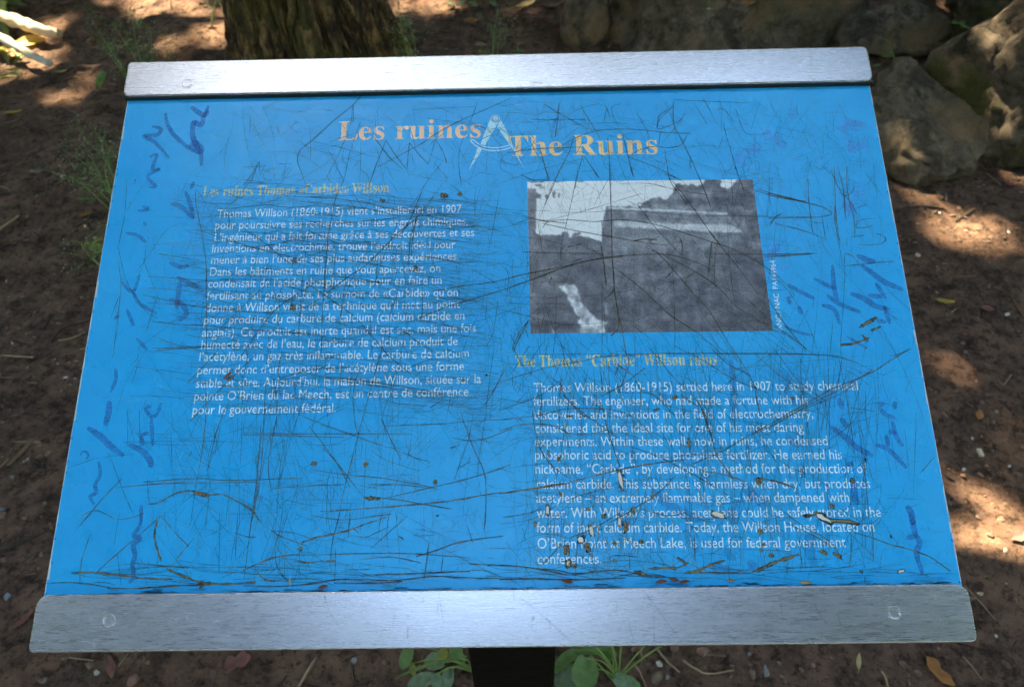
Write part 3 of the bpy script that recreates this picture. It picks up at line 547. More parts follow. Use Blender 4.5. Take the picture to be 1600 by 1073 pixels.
SCR = """
A1.3 815,125 720,240 655,320 545,410 400,540 340,590 322,650 345,720 372,795
A1.2 650,320 640,430 605,530 555,640 495,755;655,320 655,430;700,420 640,590 600,760 550,880 545,914
A1.3 770,500 860,620 950,705;850,530 790,680 750,800;850,530 900,610 985,720;990,545 980,640 975,700;990,545 1050,620 1103,672;1103,672 1145,525;1145,525 1190,600 1212,665
A1.0 400,535 560,570 800,635;505,580 560,690 600,790;700,540 698,700 690,790;400,490 402,640;1590,350 1500,520;1600,580 1540,640 1535,700 1600,735
A1.2 1398,300 1340,450 1290,580 1285,690 1300,800;1190,655 1100,770 1050,850 1010,914
A1.3 1600,275 1450,345 1300,410 1150,490 1080,540 980,595 800,690;0,800 50,735 95,655
A1.3 95,655 40,795;95,655 100,740;100,740 135,670;205,672 290,672;255,672 235,780
A1.1 45,385 37,495;180,450 108,510 200,510;325,418 220,510;275,445 335,500;1005,350 1200,340 1380,330;60,430 130,575
A1.2 0,785 200,790 400,805;0,835 250,860 500,880;300,870 600,862 800,860 1000,880 1250,905;0,690 140,685
A1.0 1450,490 1452,600 1448,710;1050,395 1200,415 1400,450 1600,480;700,710 740,740 750,800;460,770 500,760 530,790;1140,670 1220,760;1400,720 1480,735;850,680 900,780
A0.8 205,700 160,700 120,730 130,760 170,765 190,730 210,715;140,545 80,580;200,440 215,500
B1.3 265,315 400,395 560,480;480,320 540,420 600,520;355,310 345,430 330,520;190,408 400,408 515,408
B1.2 480,438 600,430 710,428 770,438;810,355 860,440 900,522;640,340 620,430;640,340 660,400;725,315 670,335 680,390 700,425
B1.4 340,580 450,520 560,480 700,465 850,470 1000,485 1140,490;50,605 250,580 500,572
B1.3 245,590 270,680 295,765;295,765 200,765 130,735;445,490 420,590 360,710 300,850 270,914;500,620 470,720 450,820;470,720 550,712
B1.5 505,628 550,690 597,757;645,515 655,640 660,780 665,914;735,500 765,620 800,752
B1.3 770,632 830,590 920,568 1000,575 1080,560 1118,500;770,632 880,670 970,710 1080,770
B1.3 1035,330 960,400 940,460 1000,450 1080,410 1100,370;1035,300 1040,430 1090,540 1150,660 1210,800 1255,914;940,460 950,390 1000,350;960,480 950,560;985,590 1000,690 1020,780 1080,860 1120,914
B1.2 1330,430 1370,560 1410,700 1460,850;1160,310 1240,440;1210,275 1300,440;1300,345 1340,350 1400,425;1135,700 1137,620;1600,490 1480,495 1440,440 1410,350;1040,290 1250,300 1500,310
B1.0 0,365 130,370 235,385;165,270 120,310 0,330;0,790 150,735 300,690 500,640;645,625 622,660 640,700 700,705;1270,550 1300,580 1340,500;1440,750 1600,720;150,300 350,310
B1.8 985,735 1030,745 1080,768;1140,680 1138,702
C1.2 680,130 870,145 945,175 980,220 1000,280;375,0 365,200 325,410;430,0 420,30;325,410 350,520 380,620 440,720 500,800 560,830
C1.1 490,400 480,500 430,600;470,470 540,650 575,730;740,0 700,100;945,175 850,290;920,150 880,210
C1.3 790,60 790,150 820,300 850,500 852,700 855,850 850,1073;790,300 880,330 1000,370 1100,400 1300,450 1533,520
C1.3 560,445 680,465 810,485;680,530 850,500;500,585 640,590 840,605 1060,600 1533,610;500,650 700,665 850,690;470,690 600,720 700,740
C1.6 500,740 700,750 900,775 1200,800 1533,805;530,850 700,870 850,875 1100,900 1533,930;520,1010 650,1010 850,1000
C1.3 560,1025 750,1010 850,1003 1100,1000;510,930 640,980 720,1000;550,720 520,820 490,920;330,700 280,830;325,500 340,640 310,930 290,1073
C1.2 1000,50 1300,70 1533,95;960,180 1150,160 1300,150;1533,10 1250,130 1000,180;1120,0 1050,100 940,200 850,270;700,260 600,320 520,440 430,560
C1.5 1080,300 1200,380 1320,480 1360,500;1533,330 1200,400 1080,400;930,900 1050,780 1200,640;1050,1073 1170,900 1290,760 1533,600
C1.1 870,850 1000,740 1100,660 1170,650;1470,300 1440,500 1420,700 1400,1000;1290,700 1285,900;1030,0 1200,20
D1.5 740,0 640,220 560,300;820,20 700,170 600,250 520,330 380,470 260,550 100,670 0,740;710,170 665,300 655,480;700,170 680,300 670,400
D1.4 0,60 200,85 400,110 600,155 800,150 1000,145 1240,145;0,30 200,45 420,80 600,120 800,160 950,190 1110,215;1110,215 1000,225 850,200 700,175;0,190 200,200 400,185 600,165
D1.2 600,100 800,150 1000,165 1180,195;250,40 300,90 305,160;0,240 100,290 230,350 330,410;0,250 200,310 400,345 600,350;0,340 300,330 450,320
D1.3 800,300 950,315 1050,325;300,380 600,400 850,430 1010,470;0,400 200,430 400,460 600,500;500,530 750,500;0,540 250,550 500,585 700,590;850,530 1000,565
D1.7 800,640 1000,605 1200,580 1400,530 1568,495;640,845 750,800 900,740 1100,680 1280,625 1450,565 1568,520
D1.4 0,590 150,690 300,800 400,910 470,990 530,1073;190,0 160,150 130,330 110,600 95,860 90,1073
D1.2 600,170 500,400 430,620;460,370 440,600;740,500 745,800;590,330 560,450;800,670 950,685 1090,695;850,680 1000,720
D1.6 700,820 850,850 1000,880;560,880 640,910 720,970 820,1030;1310,920 1340,980;1430,820 1360,950 1330,1030;1410,890 1425,940
D1.2 700,830 870,870;0,840 200,880 400,900;0,920 200,945 500,960;1275,480 1300,560 1280,700;1160,680 1150,830;1230,700 1200,900 1150,1000;1240,0 1215,140 1180,330;1568,120 1300,115 1000,60 700,40
D1.1 1070,270 1250,230 1420,200 1568,180;1568,200 1380,160 1240,140;1280,715 1440,725;1120,730 1440,800;1250,470 1310,530
E1.5 0,600 150,570 300,540 420,510 550,490 700,480 850,480 1000,520 1080,560;0,650 120,610 250,560 400,515 600,490
E1.3 50,465 250,470 500,475;1050,475 1300,478 1600,475;1370,490 1600,478;165,335 200,300 300,290 450,300 600,290 750,310 900,350 1080,410 1200,450 1400,560 1530,690 1490,715
E1.4 0,250 150,290 300,310;165,310 350,350 550,385 700,410 850,430;680,205 760,310 860,420 920,480;680,205 700,200 760,215
E1.6 530,0 535,150 540,300 545,500 555,640 540,690 500,720;545,540 700,660 850,800 1000,900 1150,1030
E1.3 730,420 840,520 950,650 1060,770 1130,880 1220,1043;855,60 950,180 1050,320 1140,440 1230,550 1340,700;725,440 900,520 1100,640 1230,770 1400,870
E1.2 990,0 1040,120 1080,225;1210,0 1260,130;580,95 750,95 900,130 1100,160;130,270 0,320;170,300 400,240 600,180 700,150;200,250 400,250 600,240 800,255 1000,270 1170,270 1600,275
E1.4 1085,410 1075,500 1065,600;910,385 925,430 920,490;1330,120 1450,160 1600,200;1320,130 1450,170 1600,190;485,430 500,540 510,650;500,570 515,640;485,300 500,380
E1.2 270,0 210,120 160,260;360,0 330,160 290,330 265,450 270,560;385,430 500,490 560,530;180,720 300,700;130,745 300,745;1190,60 1200,200;140,300 170,500
E2.0 660,405 720,395 790,400;330,520 380,500;740,410 800,380;265,470 280,430;300,440 380,420
E1.1 870,500 880,700 885,900 880,1043;490,600 490,900 488,1043;0,795 150,830 300,860 500,850;240,700 235,900 220,1043;1100,640 1250,700 1350,790 1600,1010;1000,920 1150,1000;840,970 860,1043;760,950 790,1010
E1.4 545,500 560,700 590,850 625,1043;570,780 580,870 540,920;0,1000 40,900 95,830;1065,345 1130,430;1300,830 1450,880 1600,990;1390,720 1500,880 1600,1000
E1.2 0,1025 400,1020 900,1018 1300,1020 1600,1022;50,45 120,80 200,80;200,80 180,10;430,0 470,65;640,0 660,60
F1.7 0,150 100,170 225,205 300,225 350,255 345,272 250,285 120,287 0,290;78,262 40,285 12,328
F1.4 0,160 120,180 230,208;40,320 130,340 230,370 335,410;0,490 130,490 270,485;0,503 100,500 250,488;222,70 228,200 240,300 250,370;300,270 320,400;240,310 310,320
F1.4 370,0 375,180 372,300 400,440;375,215 385,330 400,415;400,145 425,165 465,150 485,108;385,0 420,120 430,260 440,305;350,20 400,130 460,200 495,265;440,0 440,100 450,180 480,300 485,400
F1.3 495,235 560,210;600,290 520,300 490,335 520,345 590,330;600,375 640,385 658,410 620,435 510,440;470,395 540,385;430,485 425,555;425,555 520,548 620,535 705,532;430,485 470,500 510,545
F1.2 430,555 425,700 415,850 405,1000 410,1073;362,880 345,1060;0,590 80,660 135,718;135,718 95,738;0,690 100,690;0,905 100,940 200,1010 270,1060;0,920 120,1020;0,1050 150,1050 400,1058
F1.1 690,1065 795,1018;540,30 650,180;5,0 10,200;630,640 700,720 800,810;680,830 730,855;255,740 250,790;225,800 160,920
G1.2 800,125 950,145 1150,170;930,150 1120,215;780,300 900,300 1100,315;830,0 820,80 780,110;820,130 790,230
G1.4 1330,0 1220,120 1120,225;1533,50 1400,180 1230,350 1120,470;1320,480 1290,640
G1.1 740,578 840,575 950,590 1110,597;920,530 1010,530;765,380 765,600;835,380 838,600;650,640 700,770 750,900 800,1010;1450,150 1450,400 1440,710;1120,680 1180,790
G1.5 690,850 900,830 1070,820 1250,820 1533,815;860,815 1050,800 1200,795 1350,805 1533,800;730,795 600,930 480,1073;1150,630 1130,670
G1.3 470,1025 540,990 600,990 690,1040;690,1040 780,1030 860,1000;1230,200 1230,450 1200,700 1165,850;1360,350 1300,500 1240,750
G1.1 880,790 895,950;400,735 600,670 800,650;1025,500 1030,740;1260,800 1235,1073;1430,760 1435,1073;1380,780 1370,900 1350,1073;1180,800 1140,1073
H1.3 830,0 760,250 700,470 640,700 590,900 560,1067;705,125 665,220 655,350 670,480 690,530;220,190 300,170 420,140 560,130 700,125;350,180 215,190 230,30
H1.4 330,410 480,470 620,520 760,570 830,590;0,520 150,522 400,524 700,524 1000,525;0,530 280,535 600,545;380,165 600,210 800,240 1000,270 1200,298;480,180 800,220 1050,260 1200,290
H1.3 870,340 980,350 1100,358;840,478 1000,470 1200,462 1400,445 1600,438;830,20 900,90 1000,170;820,430 870,540 940,680;1290,390 1330,500 1370,610 1430,740 1445,850 1440,1067
H1.8 1110,370 1190,322;1548,150 1490,270 1435,355;1230,610 1290,590;1290,725 1350,690;1080,945 1240,970
H1.2 870,600 980,650 1115,693;1115,693 1100,702;765,625 850,680 950,715 1050,745;1370,400 1340,560 1290,700 1255,805;1495,0 1460,250 1440,430 1400,700 1395,800;1000,590 980,650
H1.3 400,735 600,765 850,790 1090,835 1160,855;740,825 900,825 1080,840;170,850 400,832 600,825;0,805 180,792 350,787;395,480 500,620 560,700 640,850;480,610 560,700 720,905
H1.4 820,905 950,920 1060,940 1240,970;410,1010 600,1035 800,1010 880,1000;1240,545 1350,565 1450,550 1600,490;830,910 1000,870 1300,800 1500,740 1600,700
H1.4 135,200 120,500 105,740 60,1000 40,1067;105,480 90,700 60,980;200,420 150,700 170,870;250,560 220,720 200,1000;0,950 60,990 110,1060
H1.1 190,0 190,380;20,0 30,150;440,0 430,220;730,600 720,900 715,1020;640,930 635,1067;500,870 495,1067;390,490 470,430 600,375;170,610 245,560;0,400 200,410 420,395
I1.3 0,215 150,170 300,125 500,90 600,65 800,55 1000,45 1600,45;0,440 250,410 400,375 600,375 750,400 850,470 910,545;0,510 120,470 300,470 420,520 530,525 650,500
I1.4 0,380 100,350 250,290 370,200;420,790 300,700 240,600 210,480 195,380;360,210 400,310 500,400 600,470 700,545;550,280 600,330 590,420;550,280 500,180;610,300 750,220 870,130
I1.4 370,200 360,330;800,180 850,270 930,300 1050,420;880,0 960,90 1040,190 1150,290 1230,420 1240,500;1040,0 1200,80 1400,200 1600,280;1250,0 1350,100 1500,180;1380,0 1500,200 1540,280
I1.5 610,350 640,480 690,640 720,720;650,100 660,380;600,120 620,300;780,600 900,640 1050,710 1200,790 1360,890;1600,470 1440,560 1300,640 1150,700;1050,770 950,870 800,970 660,1050
I1.3 20,1020 150,1000 270,965;850,970 1000,1010 1110,990;180,0 70,170;80,170 80,240;720,0 770,100 700,300;30,150 0,200;155,290 100,340;60,570 110,540
I1.2 0,1060 200,1030 400,920 600,860 800,830;1250,350 1230,480;380,500 430,540;800,480 850,500;1430,860 1480,1000 1540,1060
J1.4 0,45 300,50 480,65 600,100 685,140;685,140 680,155 500,260 300,360 150,450 0,520
J1.7 925,15 800,90 690,160 520,230 430,270 300,345 0,515
J1.3 600,220 500,290 300,370 100,460;565,370 650,380 710,390;975,765 1070,660;610,460 650,550;100,0 250,200 420,330;0,50 150,180 330,300 450,370
J1.2 430,0 440,400 440,620;480,100 420,500;520,60 470,350;640,180 560,480 540,560;600,400 640,640 680,1067;340,100 380,500 370,900;270,80 280,500 300,900;500,80 550,350 600,700
J0.8 800,490 850,780;960,400 940,900;890,500 920,800;780,905 960,915;0,870 80,930 200,1000;700,940 560,945;900,970 980,940
K1.6 280,435 420,430 550,440 680,462;985,25 900,100 700,270 590,370;1195,155 1130,230 1050,335;990,20 1080,130 1160,210
K1.3 570,0 450,120;735,0 700,200;720,250 745,450;820,310 1000,330 1160,340;555,130 500,300 490,430;1270,0 1260,110;1350,0 1345,370;1460,0 1445,280;1550,0 1500,400;1440,125 1520,150 1572,150
L1.3 500,0 520,130;575,0 530,180 515,330;635,0 625,150;550,220 545,410;250,200 245,380;340,200 330,390;160,100 220,140 380,200;200,350 260,400
L1.3 320,255 700,245 900,243 1100,250 1350,270;700,280 850,265 950,275 1060,300;870,85 720,155;980,20 760,215;1105,180 1090,300 1075,400;1190,260 1180,350;1440,0 1435,110;1330,70 1370,190;190,150 195,300 240,380 280,420
L1.9 1030,262 1150,225 1300,175 1550,140;1340,305 1450,312 1600,315;620,340 760,338;390,360 560,355;780,370 1000,365 1200,355 1350,350;925,140 955,160;650,90 690,125
L2.2 0,435 200,440 400,425 550,400 700,400 900,405 1000,395 1150,380 1350,390 1600,395;540,420 800,420 950,410
M2.2 0,315 150,325 300,350 400,370;200,330 350,345 450,365 600,350 720,345 850,370 980,378;1100,360 1300,360 1500,360;1500,360 1560,330 1600,320;0,400 200,395 450,400 750,390
M1.6 650,270 700,255 830,265;775,250 778,340;420,150 560,95 720,0;260,310 400,160;1110,40 1190,150
M1.2 900,240 960,235 1010,240;895,260 925,300;940,240 990,315;1010,240 1060,275;290,0 300,230;370,0 375,160;480,190 483,260;710,130 730,220;1160,130 1165,290;1280,90 1260,300
N1.9 590,120 690,150 800,190 900,215 1020,255 1100,305 1165,352
N1.4 690,40 700,150 702,283;560,120 700,260;170,0 300,90 440,170 530,300;180,60 350,140 450,200;655,380 650,420;570,130 570,250 560,330;260,150 280,330;300,130 295,320;440,100 420,200
N1.2 260,278 450,278;0,378 200,350 500,355 800,360;640,65 700,60 750,20;620,270 655,330;380,0 370,90;120,0 130,120
"""
GOU = """
E1.3 875,570 835,605;1010,570 955,600 940,665;215,600 205,635;575,890 535,920
F4 610,845 560,870 510,900
F2.6 630,895 575,918;405,998 480,990 545,965 565,960
F2.2 540,1020 555,1012;525,940 560,980
G1.5 880,950 960,935 1060,880 1170,870 1250,890 1330,890 1420,930 1500,975 1533,1000
H2.4 720,905 770,905 820,910
H1.6 460,985 700,970 900,955 1100,938 1290,915 1450,885 1600,868
I1.8 0,880 200,850 420,815
I1.4 420,812 600,765 800,720 1000,690 1100,680;1200,360 1260,530 1290,640 1340,720 1400,800;1080,290 1180,360;1250,750 1350,770 1470,810;380,290 480,400 540,430;710,120 690,175;800,180 700,110
J1.4 0,790 100,800 250,850;0,270 30,420
K2.4 1020,345 1100,380 1200,420 1280,435 1400,440 1572,430
K1.8 440,372 600,370 750,390 900,405 1060,410;660,465 800,468 950,460 1100,450 1300,440;965,40 950,150 970,240 990,300
L1.5 0,345 100,300 200,265 330,250;330,190 430,150 600,115 700,80 850,30;300,290 380,300 470,290 550,290;80,355 130,400 210,410
M2.8 800,350 880,370;890,335 1000,330 1060,330 1130,300;1120,355 1180,350 1240,320 1345,285;1060,270 1110,300
N3.2 0,350 60,325 120,295 200,270 262,250
N2.6 400,230 430,250;460,240 515,270;620,345 640,360
"""
MRK = """
Q6 285,70 290,110 320,160 370,205 400,230;230,125 265,135 250,160 195,165 240,190 300,255;390,380 400,350;365,390 385,440 400,500;305,440 350,455 400,505
Q8 390,45 440,80 460,60;460,40 440,90 430,120 400,110 395,160 410,200 430,240 430,285
Q16 385,195 410,205 430,235
Q5 220,250 250,240 230,300 260,300 210,330 245,370 215,375;170,470 215,465 190,450;195,515 205,535;120,560 170,570 205,600;105,760 150,800 180,730;150,800 180,850 250,890;125,870 155,940;95,900 75,910;165,990 210,1040
Q7 300,680 350,700 380,690;330,740 390,770 440,800;300,830 350,850 370,890 340,920;345,750 330,870
G5 690,135 695,200 660,280;590,690 600,770 570,830 575,880 540,900 565,950;870,370 905,360;865,370 900,420 940,410 965,340;905,420 915,600;855,600 850,540 890,520;845,950 845,1060
G8 655,330 650,400 630,480;525,490 600,540 650,590 740,660;770,590 850,630 900,690 900,730
G3 480,660 500,630 530,650 515,680
K6 870,0 860,80 820,140 860,160 820,200 830,260 815,320 820,400 790,430
F8 495,495 560,525 600,530;520,550 600,610 660,650 755,690;460,710 540,740 600,780 680,800
F6 600,650 660,740;560,720 640,730;650,780 680,880;610,860 660,870;255,625 380,690;360,550 370,680 390,750;330,720 400,770 520,815;300,775 370,800 400,880;110,660 180,700 260,740;170,780 190,830;110,740 125,770
F4 90,890 150,920 250,945;440,950 540,1010
J6 735,350 770,345;735,355 770,405 830,430;830,330 830,380;790,510 840,520;815,450 840,540 880,600;715,590 780,610 840,660 900,730;780,530 790,600
J8 500,310 520,380;510,430 550,490;440,480 520,530 600,600 700,655;560,690 570,720;590,800 590,900 620,940;900,950 930,1000 940,1067
J9 190,170 200,290 240,360;180,550 270,600;260,700 290,780
N7 920,0 950,130 900,150;950,130 980,180 960,250 1000,370
N10 320,130 330,230 360,320
I8 1380,80 1390,220 1400,500;960,290 1010,320;1100,380 1120,420;1090,580 1110,680;790,620 820,700
I12 900,880 960,900 1100,1000 1250,1040;1450,830 1520,900 1600,960;1380,960 1400,1060
M10 1100,100 1180,240;1480,290 1540,340;1250,320 1400,350;1340,220 1400,280
"""
PAL = """
G0.9 1533,530 1300,300;1160,500 1060,720 1010,860 960,1000;540,300 700,320 980,325;930,170 950,240 1030,260;1020,540 1030,660;380,840 560,830
K0.9 430,1025 640,980;995,0 960,90;1100,0 1080,280;650,130 720,110;1280,150 1270,290
Q1.0 270,370 300,385 325,440;330,440 330,500;300,590 440,620;320,530 420,540;240,580 340,600;20,790 100,810;740,120 760,170;640,210 690,200
A0.9 195,440 215,510;300,560 320,620;380,40 395,140;1200,460 1205,580
J1.0 260,70 270,90;290,150 300,165;240,165 250,170;320,70 330,80
L0.9 200,100 300,160;420,110 480,150
E0.8 1200,700 1400,880;1300,780 1420,880;300,20 500,160;500,180 900,60
"""
ZP, ZM, ZD = .00014, .00011, .00018
dark, pale, tan_, bh, mv, hair, soot, bare, wn = [Ribbons() for _ in range(9)]
def scratch(pts, w_):
    dark.add(pts, w_ * PX * .78, ZD, 1 if w_ > 1.15 else .85, taper=.35, jit=.00006)
    if w_ > 1.25 and len(pts) > 2: tan_.add([(x + .0002, y - .0003) for x, y in pts], w_ * PX * 1.6, ZP, .34, jit=.0001)  # light tan edge painted beside the scratch for an engraved look
parse(SCR, scratch)
def gouge(pts, w_):
    w_ *= PX; dark.add(pts, w_ * 1.5, ZP + .00001, 1, taper=.3, wob=.35, jit=.0001); tan_.add(pts, w_ * .9, ZD + .00002, 1, taper=.6, wob=.45, jit=.00012); dark.add([(x, y + w_ * .2) for x, y in pts], w_ * .3, ZD + .00004, .8, jit=.0001)
parse(GOU, gouge)
mk_n = [0]
def marker(p, w_):
    rb = Ribbons(); mk_n[0] += 1; z = ZM - .00002 + (mk_n[0] % 40) * 5e-7
    q = catmull(p, 5) if len(p) > 2 else p; rb.add(p, w_ * PX * 1.25, z, MKA[0], taper=.5, wob=.05)
    rb.build('marker_stroke', M['marker'], board)
MKA = [.9]
for ln in MRK.strip().splitlines():
    MKA[0] = .42 if ln[:2] in ('I8', 'I1', 'M1', 'J9', 'N1') else .85
    parse(ln, marker)
parse(PAL, lambda p, w_: pale.add(p, w_ * PX * 1.2, ZP, .8, jit=.0001))
for cx, cy, rx, ry in ((1330, 190, 16, 30), (1350, 235, 18, 14), (1215, 215, 14, 24), (1180, 240, 18, 14), (1212, 395, 10, 30), (1325, 330, 10, 26), (1240, 180, 10, 12), (1345, 300, 8, 20)):
    for _ in range(3):
        x, y, _z = P(cx + random.gauss(0, rx * .5), cy + random.gauss(0, ry * .5)); mv.blob((x, y), rx * PX * random.uniform(.4, .9), ry * PX * random.uniform(.3, .8), random.uniform(0, 3), ZM + .000004 * _, .8, 14, .4)
# chips and punctures
def chip(px, py, r1, r2=None, ang=0, white=False):
    x, y, _ = P(px, py); r2 = r2 or r1; a = math.radians(-ang); f = 1 if r1 > 3 else .85
    r1 *= .88; r2 *= .88; sq = .7 if max(r1, r2) / min(r1, r2) > 1.6 else .9
    soot.blob((x, y), r1 * PX * f * 1.12, r2 * PX * f * 1.12, a, ZD + .00006, .85, 20, .26, sq)
    for k in range(3): soot.blob((x + random.gauss(0, r1 * PX * .5), y + random.gauss(0, r2 * PX * .5)), r1 * PX * .55, r2 * PX * .55, a + random.random(), ZD + .000062 + k * 1e-6, .7, 10, .4)
    if r1 * r2 > 6: tan_.blob((x, y), r1 * PX * .90, r2 * PX * .90, a, ZD + .00010, .9, 18, .3, sq)
    if white: bare.blob((x, y), r1 * PX * .74, r2 * PX * .80, a, ZD + .00014, 1, 18, .16, sq); soot.blob((x - r1 * PX * .1, y - r2 * PX * .75), r1 * PX * .5, r2 * PX * .2, a, ZD + .00016, .7, 9, .4)
    elif r1 > 3: soot.blob((x + PX * .6, y), r1 * PX * .42, r2 * PX * .4, a, ZD + .00014, .75, 8, .45)
for c_ in ((693, 306, 6), (718, 303, 4), (598, 314, 4), (650, 419, 4), (457.5, 481, 5.5), (491.5, 724, 4), (571, 725, 4.5), (680, 753, 4), (460, 408, 5, 3), (857, 708, 3, 4.5), (873, 717, 3.5), (876, 772, 3, 4), (919, 795, 3, 4), (885, 859, 4.5, 8), (918, 854, 4.5, 7), (978, 823, 4, 9, 15), (888, 881, 5, 7), (898, 884, 4), (924, 867, 3), (960, 848, 3.5), (1002, 846, 3.5), (960, 875, 3), (836, 819, 3, 4.5), (944, 806, 4), (990, 797, 3, 6), (1054, 621, 4), (1076, 692, 3, 8), (1332, 750, 3.8), (1352, 718, 2, 3, 30), (1188, 830, 3.5, 5.5), (1189, 860, 3), (1205, 867, 4, 3), (1193, 850, 3), (1285, 862, 5, 3, 35), (1308, 867, 7, 3, 35), (1392, 838, 2, 3.2), (470, 856, 3), (684, 805, 2), (310, 770, 9, 3, 15), (322, 773, 6, 3), (360, 591, 6, 2.5, -40), (583, 779, 9, 2.5), (760, 586, 2.5), (724, 594, 3), (1238, 622, 4, 2), (1275, 800, 4, 2), (1020, 775, 2, 6, 10), (1185, 752, 4, 6), (1026, 640, 6, 2, -15), (890, 650, 5, 2), (1300, 790, 4, 3)):
    chip(*c_)
chip(907, 843, 6, 6, 0, True); chip(924, 829, 4, 10, -8, True); chip(968, 815, 3, 8, 0, True); chip(969.5, 749, 3.6, 17, -8, True); chip(855.5, 797, 3.2, 9, 0, True); chip(1122, 804, 13.5, 5, 18, True); chip(1408, 892, 6, 2.4, -15, True); chip(888, 880, 3, 5, 0, True)
bare.poly([P(1180 + a / 3.81, 800 + b / 3.81)[:2] for a, b in ((365, 8), (395, 14), (410, 30), (445, 48), (452, 62), (430, 52), (400, 44), (372, 30))], ZD + .00016)
for pl, rb, z_ in (([(275, 22), (300, 8), (350, 12), (395, -2), (420, 10), (425, 32), (470, 38), (560, 42), (632, 68), (610, 80), (540, 66), (470, 62), (450, 78), (425, 66), (385, 48), (360, 22), (300, 34)], soot, ZD + .00010), ([(300, 18), (350, 18), (395, 6), (412, 26), (440, 42), (470, 44), (560, 48), (615, 68), (540, 60), (465, 56), (450, 66), (400, 46), (370, 26)], tan_, ZD + .00013)):
    rb.poly([P(1180 + a / 3.81, 800 + b / 3.81)[:2] for a, b in pl], z_)
# dense fields of fine hairlines: (region in photo pixels, mean angle, spread, length range px, count, width px)
r = random.Random(5)
def field(x0, x1, y0, y1, ang, spr, l0, l1, n, w0, w1, rb, al=(.4, 1)):
    for _ in range(n):
        cx, cy = r.uniform(x0, x1), r.uniform(y0, y1); a = math.radians(r.gauss(ang, spr)); L_ = r.uniform(l0, l1) * (.5 + r.random()); k = r.gauss(0, .06) * L_
        pts = [(cx + math.cos(a) * L_ * t_ - math.sin(a) * k * (1 - 4 * t_ * t_), cy + math.sin(a) * L_ * t_ + math.cos(a) * k * (1 - 4 * t_ * t_)) for t_ in (-.5, -.17, .17, .5)]
        q = [P(*p)[:2] for p in pts]
        if any(not (XL + .002 < x < XR - .002 and -.2445 < y < .247) for x, y in q): continue
        rb.add(q, r.uniform(w0, w1) * PX * .8, ZT + .00001 if rb is wn else ZD - .00002, r.uniform(*al), taper=.8, jit=.00005)
field(290, 770, 300, 650, 5, 12, 15, 90, 210, 1.2, 2.4, wn); field(290, 770, 300, 650, 90, 15, 10, 60, 100, 1.0, 2.0, wn); field(800, 1390, 560, 890, 88, 15, 15, 90, 140, 1.0, 2.0, wn); field(800, 1390, 560, 890, 30, 40, 15, 90, 100, 1.0, 2.2, wn); field(520, 1040, 180, 260, 20, 70, 10, 60, 60, 1.0, 2.0, wn)
field(290, 770, 310, 640, 5, 6, 20, 110, 760, .5, 1.4, bh); field(300, 760, 300, 900, 95, 7, 20, 120, 200, .5, 1.1, bh); field(820, 1370, 570, 900, 90, 8, 20, 130, 380, .5, 1.3, bh); field(820, 1280, 560, 900, 40, 30, 20, 110, 160, .5, 1.2, bh); field(240, 1460, 170, 900, 0, 90, 10, 60, 700, .4, 1.0, bh)
field(820, 1230, 280, 520, 15, 40, 20, 120, 120, .5, 1.1, bh); field(640, 860, 300, 700, 0, 60, 20, 90, 200, .5, 1.1, bh); field(300, 760, 310, 480, 5, 5, 30, 150, 130, .7, 1.5, dark); field(280, 760, 440, 640, 5, 7, 30, 130, 110, .6, 1.3, dark)
field(480, 780, 300, 640, -28, 14, 30, 120, 36, .6, 1.2, dark); field(330, 640, 350, 900, 97, 6, 40, 200, 85, .6, 1.1, dark); field(440, 720, 330, 470, 95, 8, 15, 50, 60, .5, 1.1, hair)
field(820, 1370, 570, 900, 91, 5, 30, 180, 170, .5, 1.2, dark); field(820, 1250, 560, 760, 45, 18, 40, 200, 50, .6, 1.2, dark); field(860, 1260, 500, 640, 55, 15, 30, 120, 40, .6, 1.1, dark)
field(830, 1380, 640, 880, -20, 18, 30, 140, 40, .6, 1.2, dark); field(380, 1380, 165, 280, 15, 60, 8, 50, 150, .5, 1.0, hair); field(1100, 1380, 170, 420, 85, 20, 15, 90, 130, .5, 1.0, hair)
field(820, 1240, 280, 520, 30, 50, 20, 110, 90, .5, 1.0, hair); field(220, 1480, 165, 900, 3, 14, 5, 40, 1300, .4, .9, hair, (.3, .8)); field(220, 1480, 165, 900, 92, 12, 5, 45, 700, .4, .8, hair, (.3, .8))
field(200, 1480, 160, 900, 0, 90, 3, 16, 1400, .4, .9, hair, (.3, 1)); field(130, 1490, 880, 912, 2, 4, 20, 140, 120, .6, 1.6, dark); field(440, 1200, 600, 890, 5, 12, 15, 90, 130, .5, 1.2, dark)
field(760, 860, 380, 640, 92, 10, 10, 60, 70, .5, 1.3, dark); field(150, 1480, 170, 900, 0, 90, 10, 60, 160, .4, .9, pale, (.3, .8)); field(280, 520, 740, 900, 0, 80, 10, 50, 60, .5, 1.3, dark)
field(840, 1100, 740, 890, 80, 40, 6, 30, 120, .7, 1.8, tan_, (.5, 1)); field(500, 1000, 430, 900, 0, 90, 60, 260, 40, .5, .9, hair); field(200, 1460, 165, 900, 0, 90, 50, 220, 150, .5, 1.0, dark, (.5, 1)); field(380, 1380, 165, 290, 0, 70, 20, 90, 150, .5, 1.1, dark); field(200, 520, 640, 900, 85, 30, 20, 120, 90, .5, 1.1, dark); field(300, 620, 288, 312, 0, 40, 10, 50, 30, 1, 2.2, wn); field(800, 1130, 552, 578, 20, 50, 10, 50, 36, 1, 2.2, wn); field(820, 1210, 285, 520, 20, 60, 10, 60, 220, .4, .9, tan_, (.3, .8))
